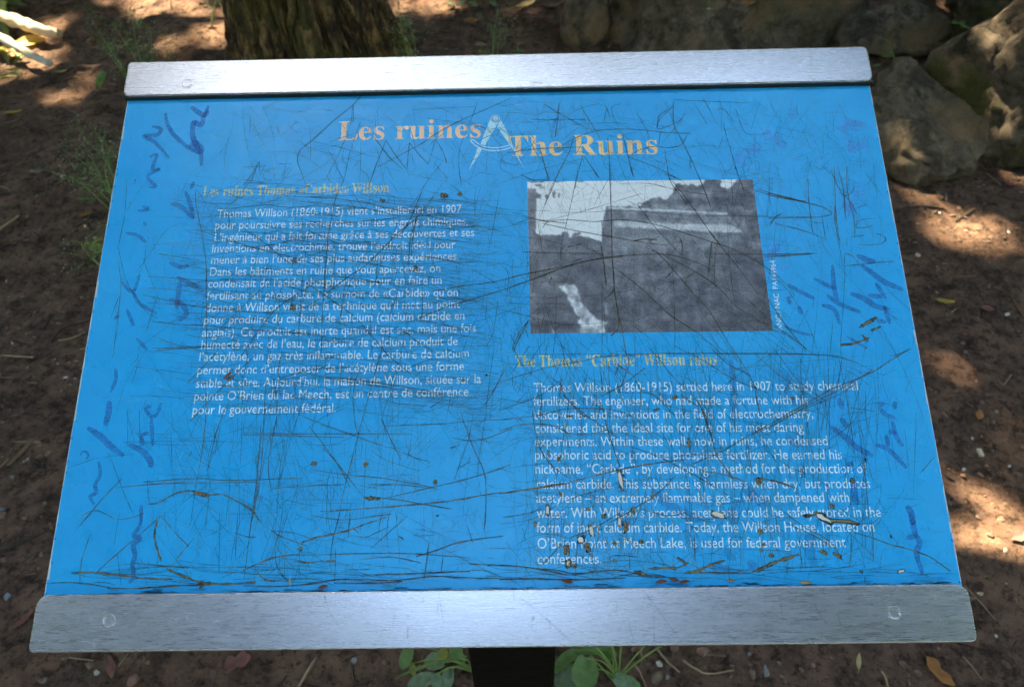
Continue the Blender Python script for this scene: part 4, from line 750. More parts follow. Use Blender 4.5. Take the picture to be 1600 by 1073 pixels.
for _ in range(900):
    px, py = r.uniform(200, 1480), r.uniform(165, 900); x, y, _z = P(px, py)
    if XL + .003 < x < XR - .003 and y > -.243: (soot if r.random() < .6 else dark).blob((x, y), PX * r.uniform(.3, 1.1) * (1.6 if r.random() < .08 else 1), PX * r.uniform(.3, .8), r.uniform(0, 3), ZD + .00002, r.uniform(.4, 1), 6, .35)
# grime in the angle along the lower rail, worn pale borders at both sides
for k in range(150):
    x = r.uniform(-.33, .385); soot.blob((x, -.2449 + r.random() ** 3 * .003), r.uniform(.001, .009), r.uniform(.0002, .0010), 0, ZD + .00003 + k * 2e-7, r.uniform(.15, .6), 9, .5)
for sx_, X_ in ((1, XL), (-1, XR)):
    y = -.244
    while y < .247:
        L_ = r.uniform(.004, .02); wd = r.uniform(.0004, .0012) * (1.8 if r.random() < .12 else 1)
        bare.poly([(X_ + sx_ * .0004, y), (X_ + sx_ * (.0004 + wd), y), (X_ + sx_ * (.0004 + wd * r.uniform(.6, 1.2)), min(y + L_, .247)), (X_ + sx_ * .0004, min(y + L_, .247))], ZD, .8)
        if r.random() < .35: soot.blob((X_ + sx_ * (.0012 + wd), y), .0005, .001, 0, ZD + .00002, .8, 7, .5)
        y += L_ + (r.random() ** 4) * .004
mv.build('marker_haze', M['marker_violet'], board, kind='stuff')
pale.build('scuff_layer', M['pale'], board, kind='stuff'); tan_.build('gouge_layer', M['tan'], board, kind='stuff'); wn.build('worn_ink_layer', M['worn'], board, kind='stuff'); bh.build('worn_hairline_layer', M['brownhair'], board, kind='stuff'); dark.build('scratch_layer', M['scratch'], board, kind='stuff'); hair.build('hairline_layer', M['hair'], board, kind='stuff')
soot.build('chip_rim_layer', M['soot'], board, kind='stuff'); bare.build('chip_layer', M['bare'], board, kind='stuff')
# marks on the rails
MP = """
M1.0 200,570 600,540 850,510 1130,445;100,550 500,520 620,510;560,475 610,460;960,600 1000,565;1130,755 1350,720 1550,680
K0.9 890,640 925,720;1190,660 1400,510;975,540 1065,580;780,850 870,852
L0.9 485,490 520,600 570,670;305,590 325,585;215,590 235,615
N0.9 680,525 780,480 930,440;550,775 740,770;1030,765 1150,765;1260,450 1290,620 1305,740
"""
MD = """
M1.0 130,510 300,650 440,785;850,450 960,600 1090,775;765,630 805,785;920,560 925,785;700,540 695,600;1330,590 1332,630;1360,730 1420,770;80,450 90,520;200,640 195,700;300,640 305,700
L1.0 1165,490 1195,665;980,675 980,755;1070,500 1070,540;1160,540 1155,600;900,610 890,680;485,490 490,560
N1.2 145,490 150,530 165,620;355,545 380,600 430,665;335,480 350,490;490,600 510,680;20,620 75,680
K0.8 500,610 495,690;550,500 545,560
L3 1385,790 1410,790
"""
TD = """
B2.4 195,190 225,186 262,194
B0.8 880,130 1000,165;1440,40 1300,170
A1.0 985,222 1010,228;1340,160 1350,182;875,172 895,170
A0.8 800,120 715,245;825,165 790,245
Q0.8 760,14 700,30
"""
def rail_marks(block, mat, parent, name, z=BT + .00012, k=1.0, extra=None):
    rb = Ribbons(); parse(block, lambda p, w_: rb.add(p, w_ * PX * k, z, .9, jit=.00008), BT)
    if extra: extra(rb, z)
    if rb.V: rb.build(name, mat, parent, kind='stuff')
def ex(y0, y1, n, horiz=.8):
    def f(rb, z):
        for _ in range(n):
            x, y = r.uniform(-.385, .385), r.uniform(y0, y1); a = r.gauss(0, .12) if r.random() < horiz else r.uniform(0, 3.14); L_ = r.uniform(.002, .014)
            if abs(math.sin(a)) * L_ > .006: L_ *= .4
            rb.add([(x, y), (x + math.cos(a) * L_, min(max(y + math.sin(a) * L_, y0), y1))], r.uniform(.00015, .00045), z - .00003, r.uniform(.3, .9))
    return f
rail_marks(MP, M['mpale'], botbar, 'bright_scratch_layer', extra=ex(-.288, -.248, 50)); rail_marks(MD, M['mdark'], botbar, 'dark_scratch_layer', BT + .00016, extra=ex(-.288, -.248, 110))
rail_marks("R1.2 305,300 315,380 335,460", M['mpale'], topbar, 'bright_scratch_layer', extra=ex(.252, .288, 160, .6)); rail_marks(TD, M['mdark'], topbar, 'dark_scratch_layer', BT + .00016, extra=ex(.251, .288, 150))
def dents(lst, bar, mat):
    V, F = [], []
    for px, py, a in lst:
        x, y, _ = P(px, py, BT); n = 12; o = len(V)
        for (rr, h) in ((1.0, .00003), (.75, .00035), (.3, .0001)):
            for k in range(n): t_ = 2 * math.pi * k / n; u, v = math.cos(t_) * .0011 * rr, math.sin(t_) * .0024 * rr; V.append((x + u * math.cos(a) - v * math.sin(a), y + u * math.sin(a) + v * math.cos(a), BT + h))
        for i in range(2):
            for k in range(n): F.append((o + i * n + k, o + i * n + (k + 1) % n, o + (i + 1) * n + (k + 1) % n, o + (i + 1) * n + k))
        F.append(tuple(o + 2 * n + k for k in range(n)))
    spart('dent_layer', V, F, mat, bar, smooth=True).__setitem__('kind', 'stuff')
dents([(1350.6, 930, .2), (1377, 917, .3), (1461, 934, .3), (1468, 967, .4), (146, 1007, 0), (275, 969, 0), (291, 965, 0), (355, 996, 0), (833, 965, -.4), (922, 1006, 0), (340, 971, .8)], botbar, M['alu_lower'])

# ---- emblem: drawing compasses between the titles
em = Ribbons()
def tp(pts): return [P(720 + x / 9.757, 165 + y / 9.757)[:2] for x, y in pts]
em.blob(tp([(525, 205)])[0], 68 / 9.757 * PX * 1.18, 68 / 9.757 * PX * 1.18, 0, ZT, 1, 28, 0)
for pg in ([(458, 190), (592, 215), (548, 310), (495, 385), (425, 510), (372, 608), (300, 590), (350, 450), (400, 330), (436, 235)], [(606, 215), (650, 290), (720, 430), (785, 570), (850, 720), (905, 840), (972, 965), (870, 810), (800, 680), (740, 590), (660, 480), (598, 395), (550, 315)], [(255, 645), (325, 658), (285, 740), (200, 870), (118, 995), (160, 900), (220, 760)]):
    em.poly(tp(pg), ZT)
em.add(tp([(190, 525), (270, 585), (350, 625), (480, 645), (600, 640), (745, 605)]), 15 / 9.757 * PX * 1.3, ZT + .00001, 1, 0, 0); em.add(tp([(150, 540), (230, 615), (340, 665), (480, 688), (620, 680), (765, 642)]), 15 / 9.757 * PX * 1.3, ZT + .00001, 1, 0, 0); em.add(tp([(190, 525), (160, 520), (150, 542)]), 15 / 9.757 * PX * 1.2, ZT + .00002, 1, 0, 0)
eo = em.build('compass_emblem', M['ink_emblem'], board, label='pale blue pair of drawing compasses between the two titles')
eb = Ribbons(); eb.add(tp([(525 + 48 * math.cos(a / 10 * math.pi), 205 + 48 * math.sin(a / 10 * math.pi)) for a in range(21)]), 8 / 9.757 * PX * 1.3, ZT + .00003, 1, 0, 0); eb.add(tp([(600, 225), (572, 265), (545, 312)]), 9 / 9.757 * PX * 1.3, ZT + .00003, 1, 0, 0)
eb.add(tp([(190, 545), (270, 600), (350, 645), (480, 667)]), 5 / 9.757 * PX, ZT + .00003, 1, 0, 0)
spart('emblem_line', eb.V, eb.F, M['ink_blue'], board, attr=eb.a)

# ---- the printed photograph: mill building, trees, water
W_, H_ = 300, 200
uu, vv = np.meshgrid(np.linspace(0, 1, W_), np.linspace(0, 1, H_), indexing='xy')
def inpoly(u, v, poly):
    c_ = np.zeros(u.shape, bool); j = len(poly) - 1
    for i in range(len(poly)):
        xi, yi = poly[i]; xj, yj = poly[j]; c_ ^= ((yi > v) != (yj > v)) & (u < (xj - xi) * (v - yi) / (yj - yi + 1e-12) + xi); j = i
    return c_
def o2uv(x, y):
    """crop O of the photograph to the print's own coordinates"""
    v = (y - 50) / (918); u = (x - (15 + 20 * v)) / ((1393 - 15) + (95) * v); return u, v
def pg(*p): return [o2uv(*q) for q in p]
n1 = fbm(uu * 60, vv * 40, o=3, s=1); n2 = fbm(uu * 14, vv * 9, o=4, s=2)
wob_u = uu + .006 * fbm(uu * 40, vv * 30, o=3, s=4); wob_v = vv + .010 * fbm(uu * 45, vv * 30, o=3, s=6)
L0 = .43 + .035 * n2 + .02 * n1                      # dark mid tone
L0 += .05 * np.clip(np.sin(uu * 2 * math.pi * 9) ** 8, 0, 1) * (vv > .45) * (uu > .36) * (uu < .8) * (1 - .5 * vv) - .03 * (uu > .82)
sky_ = inpoly(uu, wob_v, pg((15, 50), (1110, 42), (1085, 75), (1050, 95), (1000, 75), (930, 70), (900, 130), (870, 165), (770, 165), (690, 215), (500, 212), (470, 390), (478, 425), (330, 400), (180, 392), (68, 380), (68, 100), (15, 90)))
sky_ |= inpoly(wob_u, wob_v, pg((1195, 42), (1290, 42), (1265, 90), (1240, 115), (1200, 100), (1205, 70)))
L_ = np.where(sky_, 1.0 + .02 * n1, L0)
for poly, val in ((pg((15, 88), (102, 135), (98, 158), (72, 160), (66, 480), (15, 500)), .46), (pg((505, 240), (1240, 268), (1330, 380), (540, 345), (520, 310)), .52), (pg((545, 300), (900, 325), (1265, 338), (1335, 384), (1240, 384), (900, 362), (545, 338)), .70), (pg((510, 215), (900, 238), (1240, 262), (1240, 270), (900, 252), (510, 230)), .78), (pg((500, 210), (515, 225), (500, 300), (468, 390), (478, 300)), .48), (pg((470, 400), (510, 320), (540, 345), (540, 960), (490, 960)), .45)):
    k = inpoly(uu, vv, poly); L_ = np.where(k, val + .05 * n1, L_)
k = inpoly(wob_u, wob_v, pg((210, 690), (300, 688), (330, 740), (345, 790), (395, 850), (440, 895), (492, 912), (490, 970), (340, 975), (330, 890), (285, 810), (265, 750), (225, 725))); L_ = np.where(k, .86 + .16 * n1, L_)
for poly, val in ((pg((35, 725), (75, 735), (70, 790), (40, 790)), .52), (pg((485, 795), (505, 800), (512, 870), (490, 850)), .62), (pg((165, 930), (185, 950), (195, 972), (175, 972)), .7)):
    k = inpoly(wob_u, wob_v, poly); L_ = np.where(k, val + .06 * n1, L_)
for x_, y_, a_, s_ in ((90, 75, 25, 10), (110, 95, 20, 8), (175, 135, 10, 18), (208, 140, 10, 20), (135, 150, 14, 16), (70, 72, 12, 8), (325, 385, 30, 12), (250, 385, 26, 14), (300, 390, 14, 20)):
    pu, pv = o2uv(x_, y_); k = (((wob_u - pu) * 1480 / a_) ** 2 + ((wob_v - pv) * 918 / s_) ** 2) < 1; L_ = np.where(k, .5, L_)
tr = inpoly(wob_u, wob_v, pg((690, 215), (770, 165), (870, 165), (930, 70), (1110, 42), (1400, 42), (1440, 460), (1330, 384), (1240, 262), (900, 235)))
L_ = np.where(tr & ~sky_, L_ + .09 * fbm(uu * 34, vv * 26, o=4, s=71), L_)
st_ = (L_ > .7) & ~sky_ & (vv > .6); L_ = np.where(st_, L_ - .22 * np.clip(fbm(uu * 50, vv * 24, o=3, s=81) + .1, 0, 1), L_)
for _ in range(2):
    Lp = np.pad(L_, 1, mode='edge'); L_ = (Lp[:-2, 1:-1] + Lp[2:, 1:-1] + Lp[1:-1, :-2] + Lp[1:-1, 2:] + 2 * L_) / 6
L_ = np.clip(L_ + rng.normal(0, .030, L_.shape), .05, 1)
L_ = np.where(sky_, L_, L_ * (1 - .16 * vv + .10 * np.exp(-((vv - .42) / .12) ** 2) * (uu > .36)) + .045 * fbm(uu * 7, vv * 22, o=4, s=31)); L_ = np.where(sky_, L_, L_ + .05 + .05 * fbm(uu * 30, vv * 20, o=4, s=51) + .03 * np.sin(vv * 60 + 3 * uu) * (uu > .36) * (vv < .38)); L_ = np.clip((L_ - .40) * 1.25 + .39, .04, 1); rgb = np.stack([np.clip(L_ * .985, 0, 1), np.clip(L_ * .99, 0, 1), np.clip(L_ * .95 + .055, 0, 1)], -1) ** 2.2
c4 = [np.array(P(*q)[:2]) for q in ((824, 284), (1176, 280.5), (1207.5, 517), (829, 521))]
XY = (c4[0] * ((1 - uu) * (1 - vv))[..., None] + c4[1] * (uu * (1 - vv))[..., None] + c4[2] * (uu * vv)[..., None] + c4[3] * ((1 - uu) * vv)[..., None]).reshape(-1, 2)
I = np.arange(W_ * H_).reshape(H_, W_); F = np.stack([I[:-1, :-1], I[1:, :-1], I[1:, 1:], I[:-1, 1:]], -1).reshape(-1, 4)
po = spart('printed_photograph', np.column_stack([XY, np.full(len(XY), .00005)]), F, M['photo'], board); po['label'] = 'grey blue archive photograph of a mill building above a stream, printed on the board'
ca = po.data.color_attributes.new('print', 'FLOAT_COLOR', 'POINT'); ca.data.foreach_set('color', np.column_stack([rgb.reshape(-1, 3), np.ones(W_ * H_)]).astype(np.float32).ravel())
# ------------------------------------------------------------------ dead leaves, stones, sticks, plants
def leaf_geo(L, Wd, curl=.25, lobes=0, seed=0, seg=7, fold=.15):
    """a leaf blade lying in x, with midrib fold, curl and a short stalk"""
    r = random.Random(seed); V, F = [], []
    for i in range(seg + 1):
        t_ = i / seg; w_ = Wd * .5 * math.sin(math.pi * min(1, t_ * .92 + .05)) ** .8 * (1 - .25 * t_)
        if lobes: w_ *= 1 + .45 * math.sin(t_ * math.pi * lobes) * (1 if i % 2 else .4)
        w_ *= 1 + r.uniform(-.12, .12); x = (t_ - .5) * L; z = curl * L * (2 * t_ - 1) ** 2 * .4 + r.uniform(-.01, .01) * L
        for s_ in (-1, -.5, 0, .5, 1): V.append((x + (abs(s_) * .06 * L), s_ * w_, z + abs(s_) * fold * w_ * 2 + curl * w_ * s_ * s_ * .5 + r.uniform(-.015, .015) * L))
    for i in range(seg):
        for k in range(4): a = i * 5 + k; F.append((a, a + 1, a + 6, a + 5))
    sv, sf = tube([(-.5 * L, 0, V[2][2]), (-.62 * L, .02 * L, V[2][2] + .03 * L), (-.78 * L, .05 * L, V[2][2])], [L * .012, L * .010, L * .008], 4)
    return merge([(V, F), (sv, sf)])
def dead_leaf(px, py, L, W_, rot, mat, label, curl=.3, tilt=(0, 0), lobes=0, name='fallen_leaf', cat='leaf', grp='fallen leaves on the ground', dz=.006, at=None):
    g = at or GG(px, py); o = mesh(name, *leaf_geo(L, W_, curl, lobes, int(px * 7 + py)), M[mat], smooth=True)
    o.location = (g[0], g[1], g[2] + dz); o.rotation_euler = (math.radians(tilt[0]), math.radians(tilt[1]), math.radians(rot)); return tag(o, label, cat, grp)
dead_leaf(97, 116, .050, .024, 20, 'strawleaf', 'tan curled leaf on the soil just below the tip of the lower pale stick', .5)
dead_leaf(22, 179, .060, .020, 14, 'yellow', 'pale yellow narrow leaf lying alone near the left edge of the path')
dead_leaf(19, 194, .055, .018, 25, 'pinkleaf', 'pinkish brown leaf right below the pale yellow narrow one')
dead_leaf(48, 70, .13, .075, 10, 'yellow', 'bright yellow sunlit leaf between the two pale sticks', .2, (10, 0))
dead_leaf(20, 88, .10, .06, -30, 'orangeleaf', 'orange sunlit leaf under the lower pale stick', .2)
dead_leaf(148, 107, .085, .022, 20, 'pinkleaf', 'long pinkish leaf on the ground left of the top bar corner', .4)
dead_leaf(190, 75, .075, .014, 12, 'strawleaf', 'slender whitish leaf among the weed stems left of the tree', .3)
dead_leaf(57, 272, .045, .018, 3, 'pinkleaf', 'dull pink leaf left of the lower weed clump', .2)
dead_leaf(136, 338, .040, .016, 40, 'orangeleaf', 'small orange brown leaf beside the board edge under the weed clump', .3)
dead_leaf(103, 8, .05, .03, 40, 'pinkleaf', 'brownish leaf at the upper edge above the pale sticks')
dead_leaf(358, 13, .055, .04, 60, 'orangeleaf', 'orange leaf touching the left foot of the tree trunk', .2)
dead_leaf(734, 37, .060, .045, 10, 'orangeleaf', 'orange leaf in shade midway between the tree and the boulders')
dead_leaf(750, 73, .050, .035, 0, 'strawleaf', 'pale oval leaf right behind the top bar near its middle', .1)
dead_leaf(826, 10, .15, .045, 40, 'strawleaf', 'large curled tan leaf left of the big boulder', .5, (0, -10))
dead_leaf(862, 14, .11, .04, 20, 'pinkleaf', 'curled brown leaf next to the large tan one by the boulder', .5)
dead_leaf(850, 38, .10, .05, -50, 'redleaf', 'dark folded leaf in front of the large tan curled one', .6)
dead_leaf(712, 14, .06, .02, -5, 'pinkleaf', 'thin greyish leaf lying behind the orange one in the shade', .2)
dead_leaf(1497, 264, .060, .026, 10, 'yellow', 'larger of the yellow leaves fallen at the foot of the mossy boulder', .2)
dead_leaf(1505, 254, .045, .022, -4, 'yellow', 'yellow leaf lying just above the larger one by the mossy boulder', .2)
dead_leaf(1517, 262, .030, .018, 30, 'strawleaf', 'smallest yellow leaf at the right of the trio by the mossy boulder', .2)
dead_leaf(1474, 474, .048, .020, -12, 'yellow', 'single yellow leaf on bare soil right of the board', .3)
dead_leaf(1580, 291, .040, .022, 30, 'redleaf', 'reddish leaf on the soil near the right edge below the rocks')
dead_leaf(1540, 486, .035, .025, -20, 'redleaf', 'reddish brown leaf right of the single yellow leaf', .3)
dead_leaf(1528, 652, .032, .020, 60, 'orangeleaf', 'little orange leaf right of the board, above the pale wood chip')
dead_leaf(372, 1036, .050, .036, 20, 'redleaf', 'dark red lobed leaf on the soil under the lower rail', .2, (0, 0), 3)
dead_leaf(176, 1043, .045, .018, -65, 'redleaf', 'narrow dark red leaf below the left end of the lower rail', .3)
dead_leaf(1462, 1052, .062, .032, -60, 'orangeleaf', 'crumpled orange brown leaf at the bottom right below the rail', .5, (0, 0), 3)
dead_leaf(40, 970, .045, .016, 60, 'redleaf', 'dull red leaf on the soil left of the lower rail', .3)
dead_leaf(1340, 1036, .035, .010, 70, 'strawleaf', 'narrow pale brown leaf on the soil right of the green plant', .2)
dead_leaf(1590, 840, .05, .03, 20, 'pinkleaf', 'sunlit brown leaf at the right edge beside the board', .3)
dead_leaf(1098, 55, .05, .03, 20, 'orangeleaf', 'orange leaf lying in a hollow of the largest boulder', at=Vector(GG(1098, 62)) + Vector((0, -.52, .36)))
dead_leaf(1322, 60, .050, .03, 40, 'yellow', 'yellow leaf in the dark gap above the top bar corner', .2)
dead_leaf(1312, 72, .040, .025, -30, 'orangeleaf', 'orange leaf just below the yellow one in the dark gap', .3)

def stone_at(px, py, s, mat, label, seed, name='stone', dims=(1, .8, .6), rot=None):
    g = GG(px, py); o = rock_mesh(name, s * dims[0], s * dims[1], s * dims[2], seed, M[mat], cuts=7, rough=.14, sub=3)
    o.location = (g.x, g.y, g.z + s * dims[2] * .35); o.rotation_euler = (0, 0, rot if rot is not None else seed * 1.3); return tag(o, label, 'stone', 'loose stones on the soil')
for i, a in enumerate([
    (209, 1062, .019, 'st_red', 'pinkish stone cut by the bottom edge, under the left rivet', (1.2, .8, .6)), (151, 1050, .010, 'st_white', 'small pale stone left of the pinkish one below the rail', (1, .9, .7)),
    (69, 1062, .013, 'st_brown', 'brownish angular stone in the bottom left corner', (1.2, .9, .6)), (12, 932, .012, 'st_blue', 'bluish stone at the left edge level with the lower rail', (1.2, .9, .6)),
    (18, 746, .009, 'st_grey', 'dark grey pebble at the left edge beside the board', (1, .8, .7)), (45, 717, .010, 'st_grey', 'grey pebble up and right of the dark one at the left edge', (1.3, .7, .6)),
    (4, 795, .010, 'st_blue', 'light bluish pebble cut by the left edge', (1, .9, .6)), (554, 1031, .012, 'st_grey', 'pale grey stone under the lower rail left of the leafy plant', (1.2, .9, .6)),
    (117, 592, .008, 'st_grey', 'round grey pebble close to the left edge of the board', (1, .9, .8)), (101, 590, .008, 'st_white', 'flat pale pebble left of the round grey one by the board', (1.5, .8, .5)),
    (20, 536, .007, 'st_white', 'tiny whitish pebble at the left edge halfway up', (1.4, .9, .6)), (90, 568, .005, 'st_white', 'tiny white pebble above the flat pale pebble', (1, 1, .7)), (53, 589, .009, 'st_brown', 'brown pebble left of the flat pale pebble', (1, .8, .6)),
    (132, 354, .009, 'st_cream', 'cream pebble between weed clump and board', (1, .9, .8)), (150, 372, .012, 'st_white', 'whitish pebble at the upper left edge of the board', (1.3, .8, .6)), (87, 326, .010, 'st_red', 'reddish pebble under the lower weed clump', (1, .8, .6)),
    (1098, 1018, .018, 'st_red', 'reddish stone under the lower rail right of the leafy plant', (1.1, .9, .8)), (1054, 1012, .015, 'st_red', 'dark reddish stone touching the right stalk of the leafy plant', (1, .9, .8)),
    (1026, 1060, .018, 'st_brown', 'brown stone at the foot of the right leafy plant', (.8, 1.2, .8)), (1043, 1058, .010, 'st_grey', 'grey pebble right of the brown stone by the leafy plant', (1, .9, .8)), (1030, 1037, .010, 'st_white', 'pale rounded pebble above the brown stone by the leafy plant', (1.2, .9, .8)),
    (1252, 1046, .010, 'st_brown', 'tan angular stone under the right half of the lower rail', (1, .9, .8)), (1197, 1050, .013, 'st_grey', 'long flat grey stone left of the tan angular one', (1.6, .7, .5)), (1217, 1036, .008, 'st_brown', 'small brown pebble above the long flat grey stone', (1.2, .8, .6)),
    (1571, 860, .009, 'st_cream', 'cream stone in the sunlit soil at the right', (1.2, .8, .7)), (1433, 399, .012, 'st_cream', 'tan pebble close to the right edge of the board', (1.3, .9, .7)), (1574, 491, .010, 'st_white', 'flat whitish pebble near the right edge', (1.5, .8, .5)),
    (1557, 643, .009, 'st_grey', 'light grey pebble right of the little orange leaf', (.9, 1.1, .7)), (1468, 268, .011, 'st_grey', 'grey pebble left of the yellow leaves by the boulder', (1.2, .8, .5)), (1465, 301, .012, 'st_brown', 'tan brown pebble below the yellow leaves by the boulder', (1.5, .8, .5)),
    (1553, 256, .010, 'st_white', 'white pebble right of the yellow leaves by the boulder', (1.2, .8, .5)), (1468, 333, .008, 'st_white', 'small white pebble above the reddish sun spot', (1, 1, .7)), (1509, 361, .010, 'st_red', 'left pink pebble of the row in the sun spot right of the board', (1.3, .8, .5)),
    (1528, 359, .010, 'st_red', 'second pink pebble in the row in the sun spot', (1.3, .8, .5)), (1576, 363, .010, 'st_white', 'pale pebble at the right end of the row in the sun spot', (1.4, .8, .5)), (1519, 685, .006, 'st_white', 'small white pebble left above the pale wood chip', (1, 1, .8)),
    (1506, 733, .008, 'st_white', 'white pebble close to the board under the pale wood chip', (1.4, .8, .6)), (1532, 742, .010, 'st_brown', 'greenish brown pebble right of the white one near the board', (1.4, .8, .5)), (1577, 728, .007, 'st_white', 'upright pale pebble right of the pale wood chip', (1, .8, .9)),
    (1556, 993, .007, 'st_white', 'small light pebble right of the end of the lower rail', (1, .9, .7)), (1532, 927, .009, 'st_cream', 'cream pebble right of the lower rail corner', (1.4, .8, .5)), (1170, 1022, .008, 'st_grey', 'grey pebble between the reddish stone and the flat one', (1, .8, .6)), (1480, 76, .030, 'st_grey', 'fist sized stone in the gap behind the top bar corner', (1.3, .8, .5))]):
    stone_at(a[0], a[1], a[2] * .62, a[3], a[4], 100 + i, dims=a[5])
g = GG(1530, 709); o = mesh('wood_chip', *box(-.011, .011, -.0055, .0055, 0, .005, .001), M['palewood']); o.location = g + Vector((0, 0, .003)); o.rotation_euler = (.1, .1, 1.45); tag(o, 'pale rectangular wood chip on the soil right of the board', 'wood chip')

def stick(name, pts, r0, r1, mat, label, cat='stick', grp=None, lift=.0, n=10, knobs=True):
    P3 = [GG(x, y, r0 * .8 + (lift[i] if isinstance(lift, (list, tuple)) else lift)) for i, (x, y) in enumerate(pts)]
    q = [Vector(v) for v in catmull([tuple(p) for p in P3], 8)]; m = len(q)
    rad = [r0 + (r1 - r0) * i / (m - 1) for i in range(m)]
    if knobs: rad = [a * (1 + .10 * math.sin(i * 1.7) + random.uniform(-.06, .06)) for i, a in enumerate(rad)]; q = [a + Vector((random.uniform(-1, 1), random.uniform(-1, 1), random.uniform(-1, 1))) * r0 * .10 for a in q]
    o0 = q[0].copy(); V, F = tube([v - o0 for v in q], rad, n); o = mesh(name, V, F, M[mat], smooth=True); o.location = o0; return tag(o, label, cat, grp)
stick('bare_stick', [(-60, 8), (20, 31), (60, 46), (92, 52)], .033, .019, 'palewood', 'upper of the two thick pale sticks, sunlit, at the top left', grp='pale sticks at the upper left', lift=[.08, .05, .03, .01])
stick('bare_stick', [(-60, 24), (10, 64), (45, 84), (79, 100)], .021, .013, 'greywood', 'lower and thinner of the two pale sticks at the top left', grp='pale sticks at the upper left', lift=[.10, .07, .05, .03])
gt = 'twigs and roots lying on the soil'
for nm, pts, r0, mt, lb in (('twig', [(-12, 365), (8, 352), (29, 337)], .006, 'twigp', 'tan twig at the left edge level with the French text'), ('twig', [(-5, 290), (10, 294), (20, 303)], .003, 'pinkish', 'short pale twig at the left edge above the tan one'),
                            ('root', [(80, 535), (92, 518), (112, 508), (143, 500)], .0025, 'darktwig', 'dark curved root running up to the left edge of the board'), ('twig', [(92, 532), (112, 528), (133, 518)], .003, 'pinkish', 'pale bark strip beneath the dark curved root'),
                            ('root', [(-5, 864), (30, 850), (74, 829)], .0035, 'darktwig', 'long dark root at the left edge above the lower rail'), ('twig', [(1508, 915), (1530, 938), (1557, 970)], .0016, 'twigp', 'thin tan twig leading away from the right end of the lower rail'),
                            ('twig', [(1495, 1004), (1515, 1009), (1537, 1014)], .0022, 'darktwig', 'short dark twig peeping out under the right end of the lower rail'), ('twig', [(1026, 1012), (1040, 1030), (1062, 1050)], .003, 'twigp', 'brown twig right of the leafy plant pointing down right'),
                            ('twig', [(1068, 1032), (1086, 1044), (1108, 1052), (1147, 1046)], .003, 'pinkish', 'bent pale twig on the soil right of the leafy plant'), ('twig', [(432, 1078), (440, 1066), (449, 1055)], .0022, 'darktwig', 'short dark twig at the bottom under the left half of the rail'),
                            ('twig', [(185, 1040), (193, 1030), (198, 1022)], .002, 'twigp', 'tan sliver of wood just under the rail left of the dark red leaf'), ('twig', [(1580, 585), (1568, 600), (1560, 594)], .002, 'twigp', 'pale splinter of wood at the right above the light grey pebble'),
                            ('twig', [(990, 1035), (1000, 1050), (1010, 1075)], .0025, 'twigp', 'tan straw crossing the right leafy plant'), ('twig', [(1000, 1010), (1003, 1025), (1001, 1040)], .002, 'twigp', 'upright tan straw between the stalks of the right leafy plant'),
                            ('root', [(1400, 330), (1440, 322), (1475, 326)], .004, 'darktwig', 'dark root on the soil right of the board below the slab'), ('twig', [(1505, 1025), (1520, 1042), (1535, 1062)], .0016, 'twigp', 'thin twig in the bottom right corner'),
                            ('twig', [(1378, 1048), (1384, 1060), (1388, 1080)], .003, 'twigp', 'upright tan twig cut by the bottom edge under the right rivet')):
    if mt == 'pinkish': mt = 'twigp'
    stick(nm, pts, r0, r0 * .6, mt, lb, 'root' if nm == 'root' else 'twig', gt, lift=0.001, n=7)

# ---- plants: every blade a part
def blade_geo(L, W_, seed, heart=True, seg=10, wav=.04):
    r = random.Random(seed); V, F = [], []; cols = 7
    for i in range(seg + 1):
        t_ = i / seg; w_ = W_ * .5 * (math.sin(math.pi * (t_ * .93 + .05)) ** .55); x = t_ * L
        for k in range(cols):
            s_ = k / (cols - 1) * 2 - 1; xb = x - (heart * L * .12 * (1 - abs(t_ * 2 - .0)) * abs(s_) if t_ < .25 else 0)
            V.append((xb, s_ * w_ * (1 + wav * math.sin(t_ * 20 + k)), .10 * L * abs(s_) ** 1.4 - .18 * L * t_ * t_ + wav * .5 * L * math.sin(t_ * 9 + s_ * 4 + seed)))
    for i in range(seg):
        for k in range(cols - 1): a = i * cols + k; F.append((a, a + 1, a + cols + 1, a + cols))
    return V, F
def plant(name, base_px, label, leaves, cat='plant', stemr=.0013, grp=None, mats=None):
    b = GG(*base_px); root = empty(name, b); tag(root, label, cat, grp)
    for i, (px, py, h, L, W_, az, tilt, mt) in enumerate(leaves):
        c_ = GG(px, py, h); o = mesh('leaf', *blade_geo(L, W_, i * 3 + int(px)), M[mt], root, True)
        az_ = math.radians(az); d = Vector((math.cos(az_), math.sin(az_), 0)); st = c_ - d * L * .5; o.location = st - b; o.rotation_euler = Matrix.Rotation(az_, 3, 'Z').to_euler()
        o.rotation_euler = (Matrix.Rotation(az_, 3, 'Z') @ Matrix.Rotation(math.radians(tilt), 3, 'Y')).to_euler()
        s0 = Vector((random.uniform(-.006, .006), random.uniform(-.006, .006), 0)); e = st - b
        mid = (s0 + e) * .5 + Vector((0, 0, .02 + .2 * e.length)); q = [Vector(v) for v in catmull([tuple(s0), tuple(mid), tuple(e)], 6)]
        mesh('stem', *tube(q, [stemr * (1.2 - .5 * k / len(q)) for k in range(len(q))], 6), M['stem'], root, True)
    return root
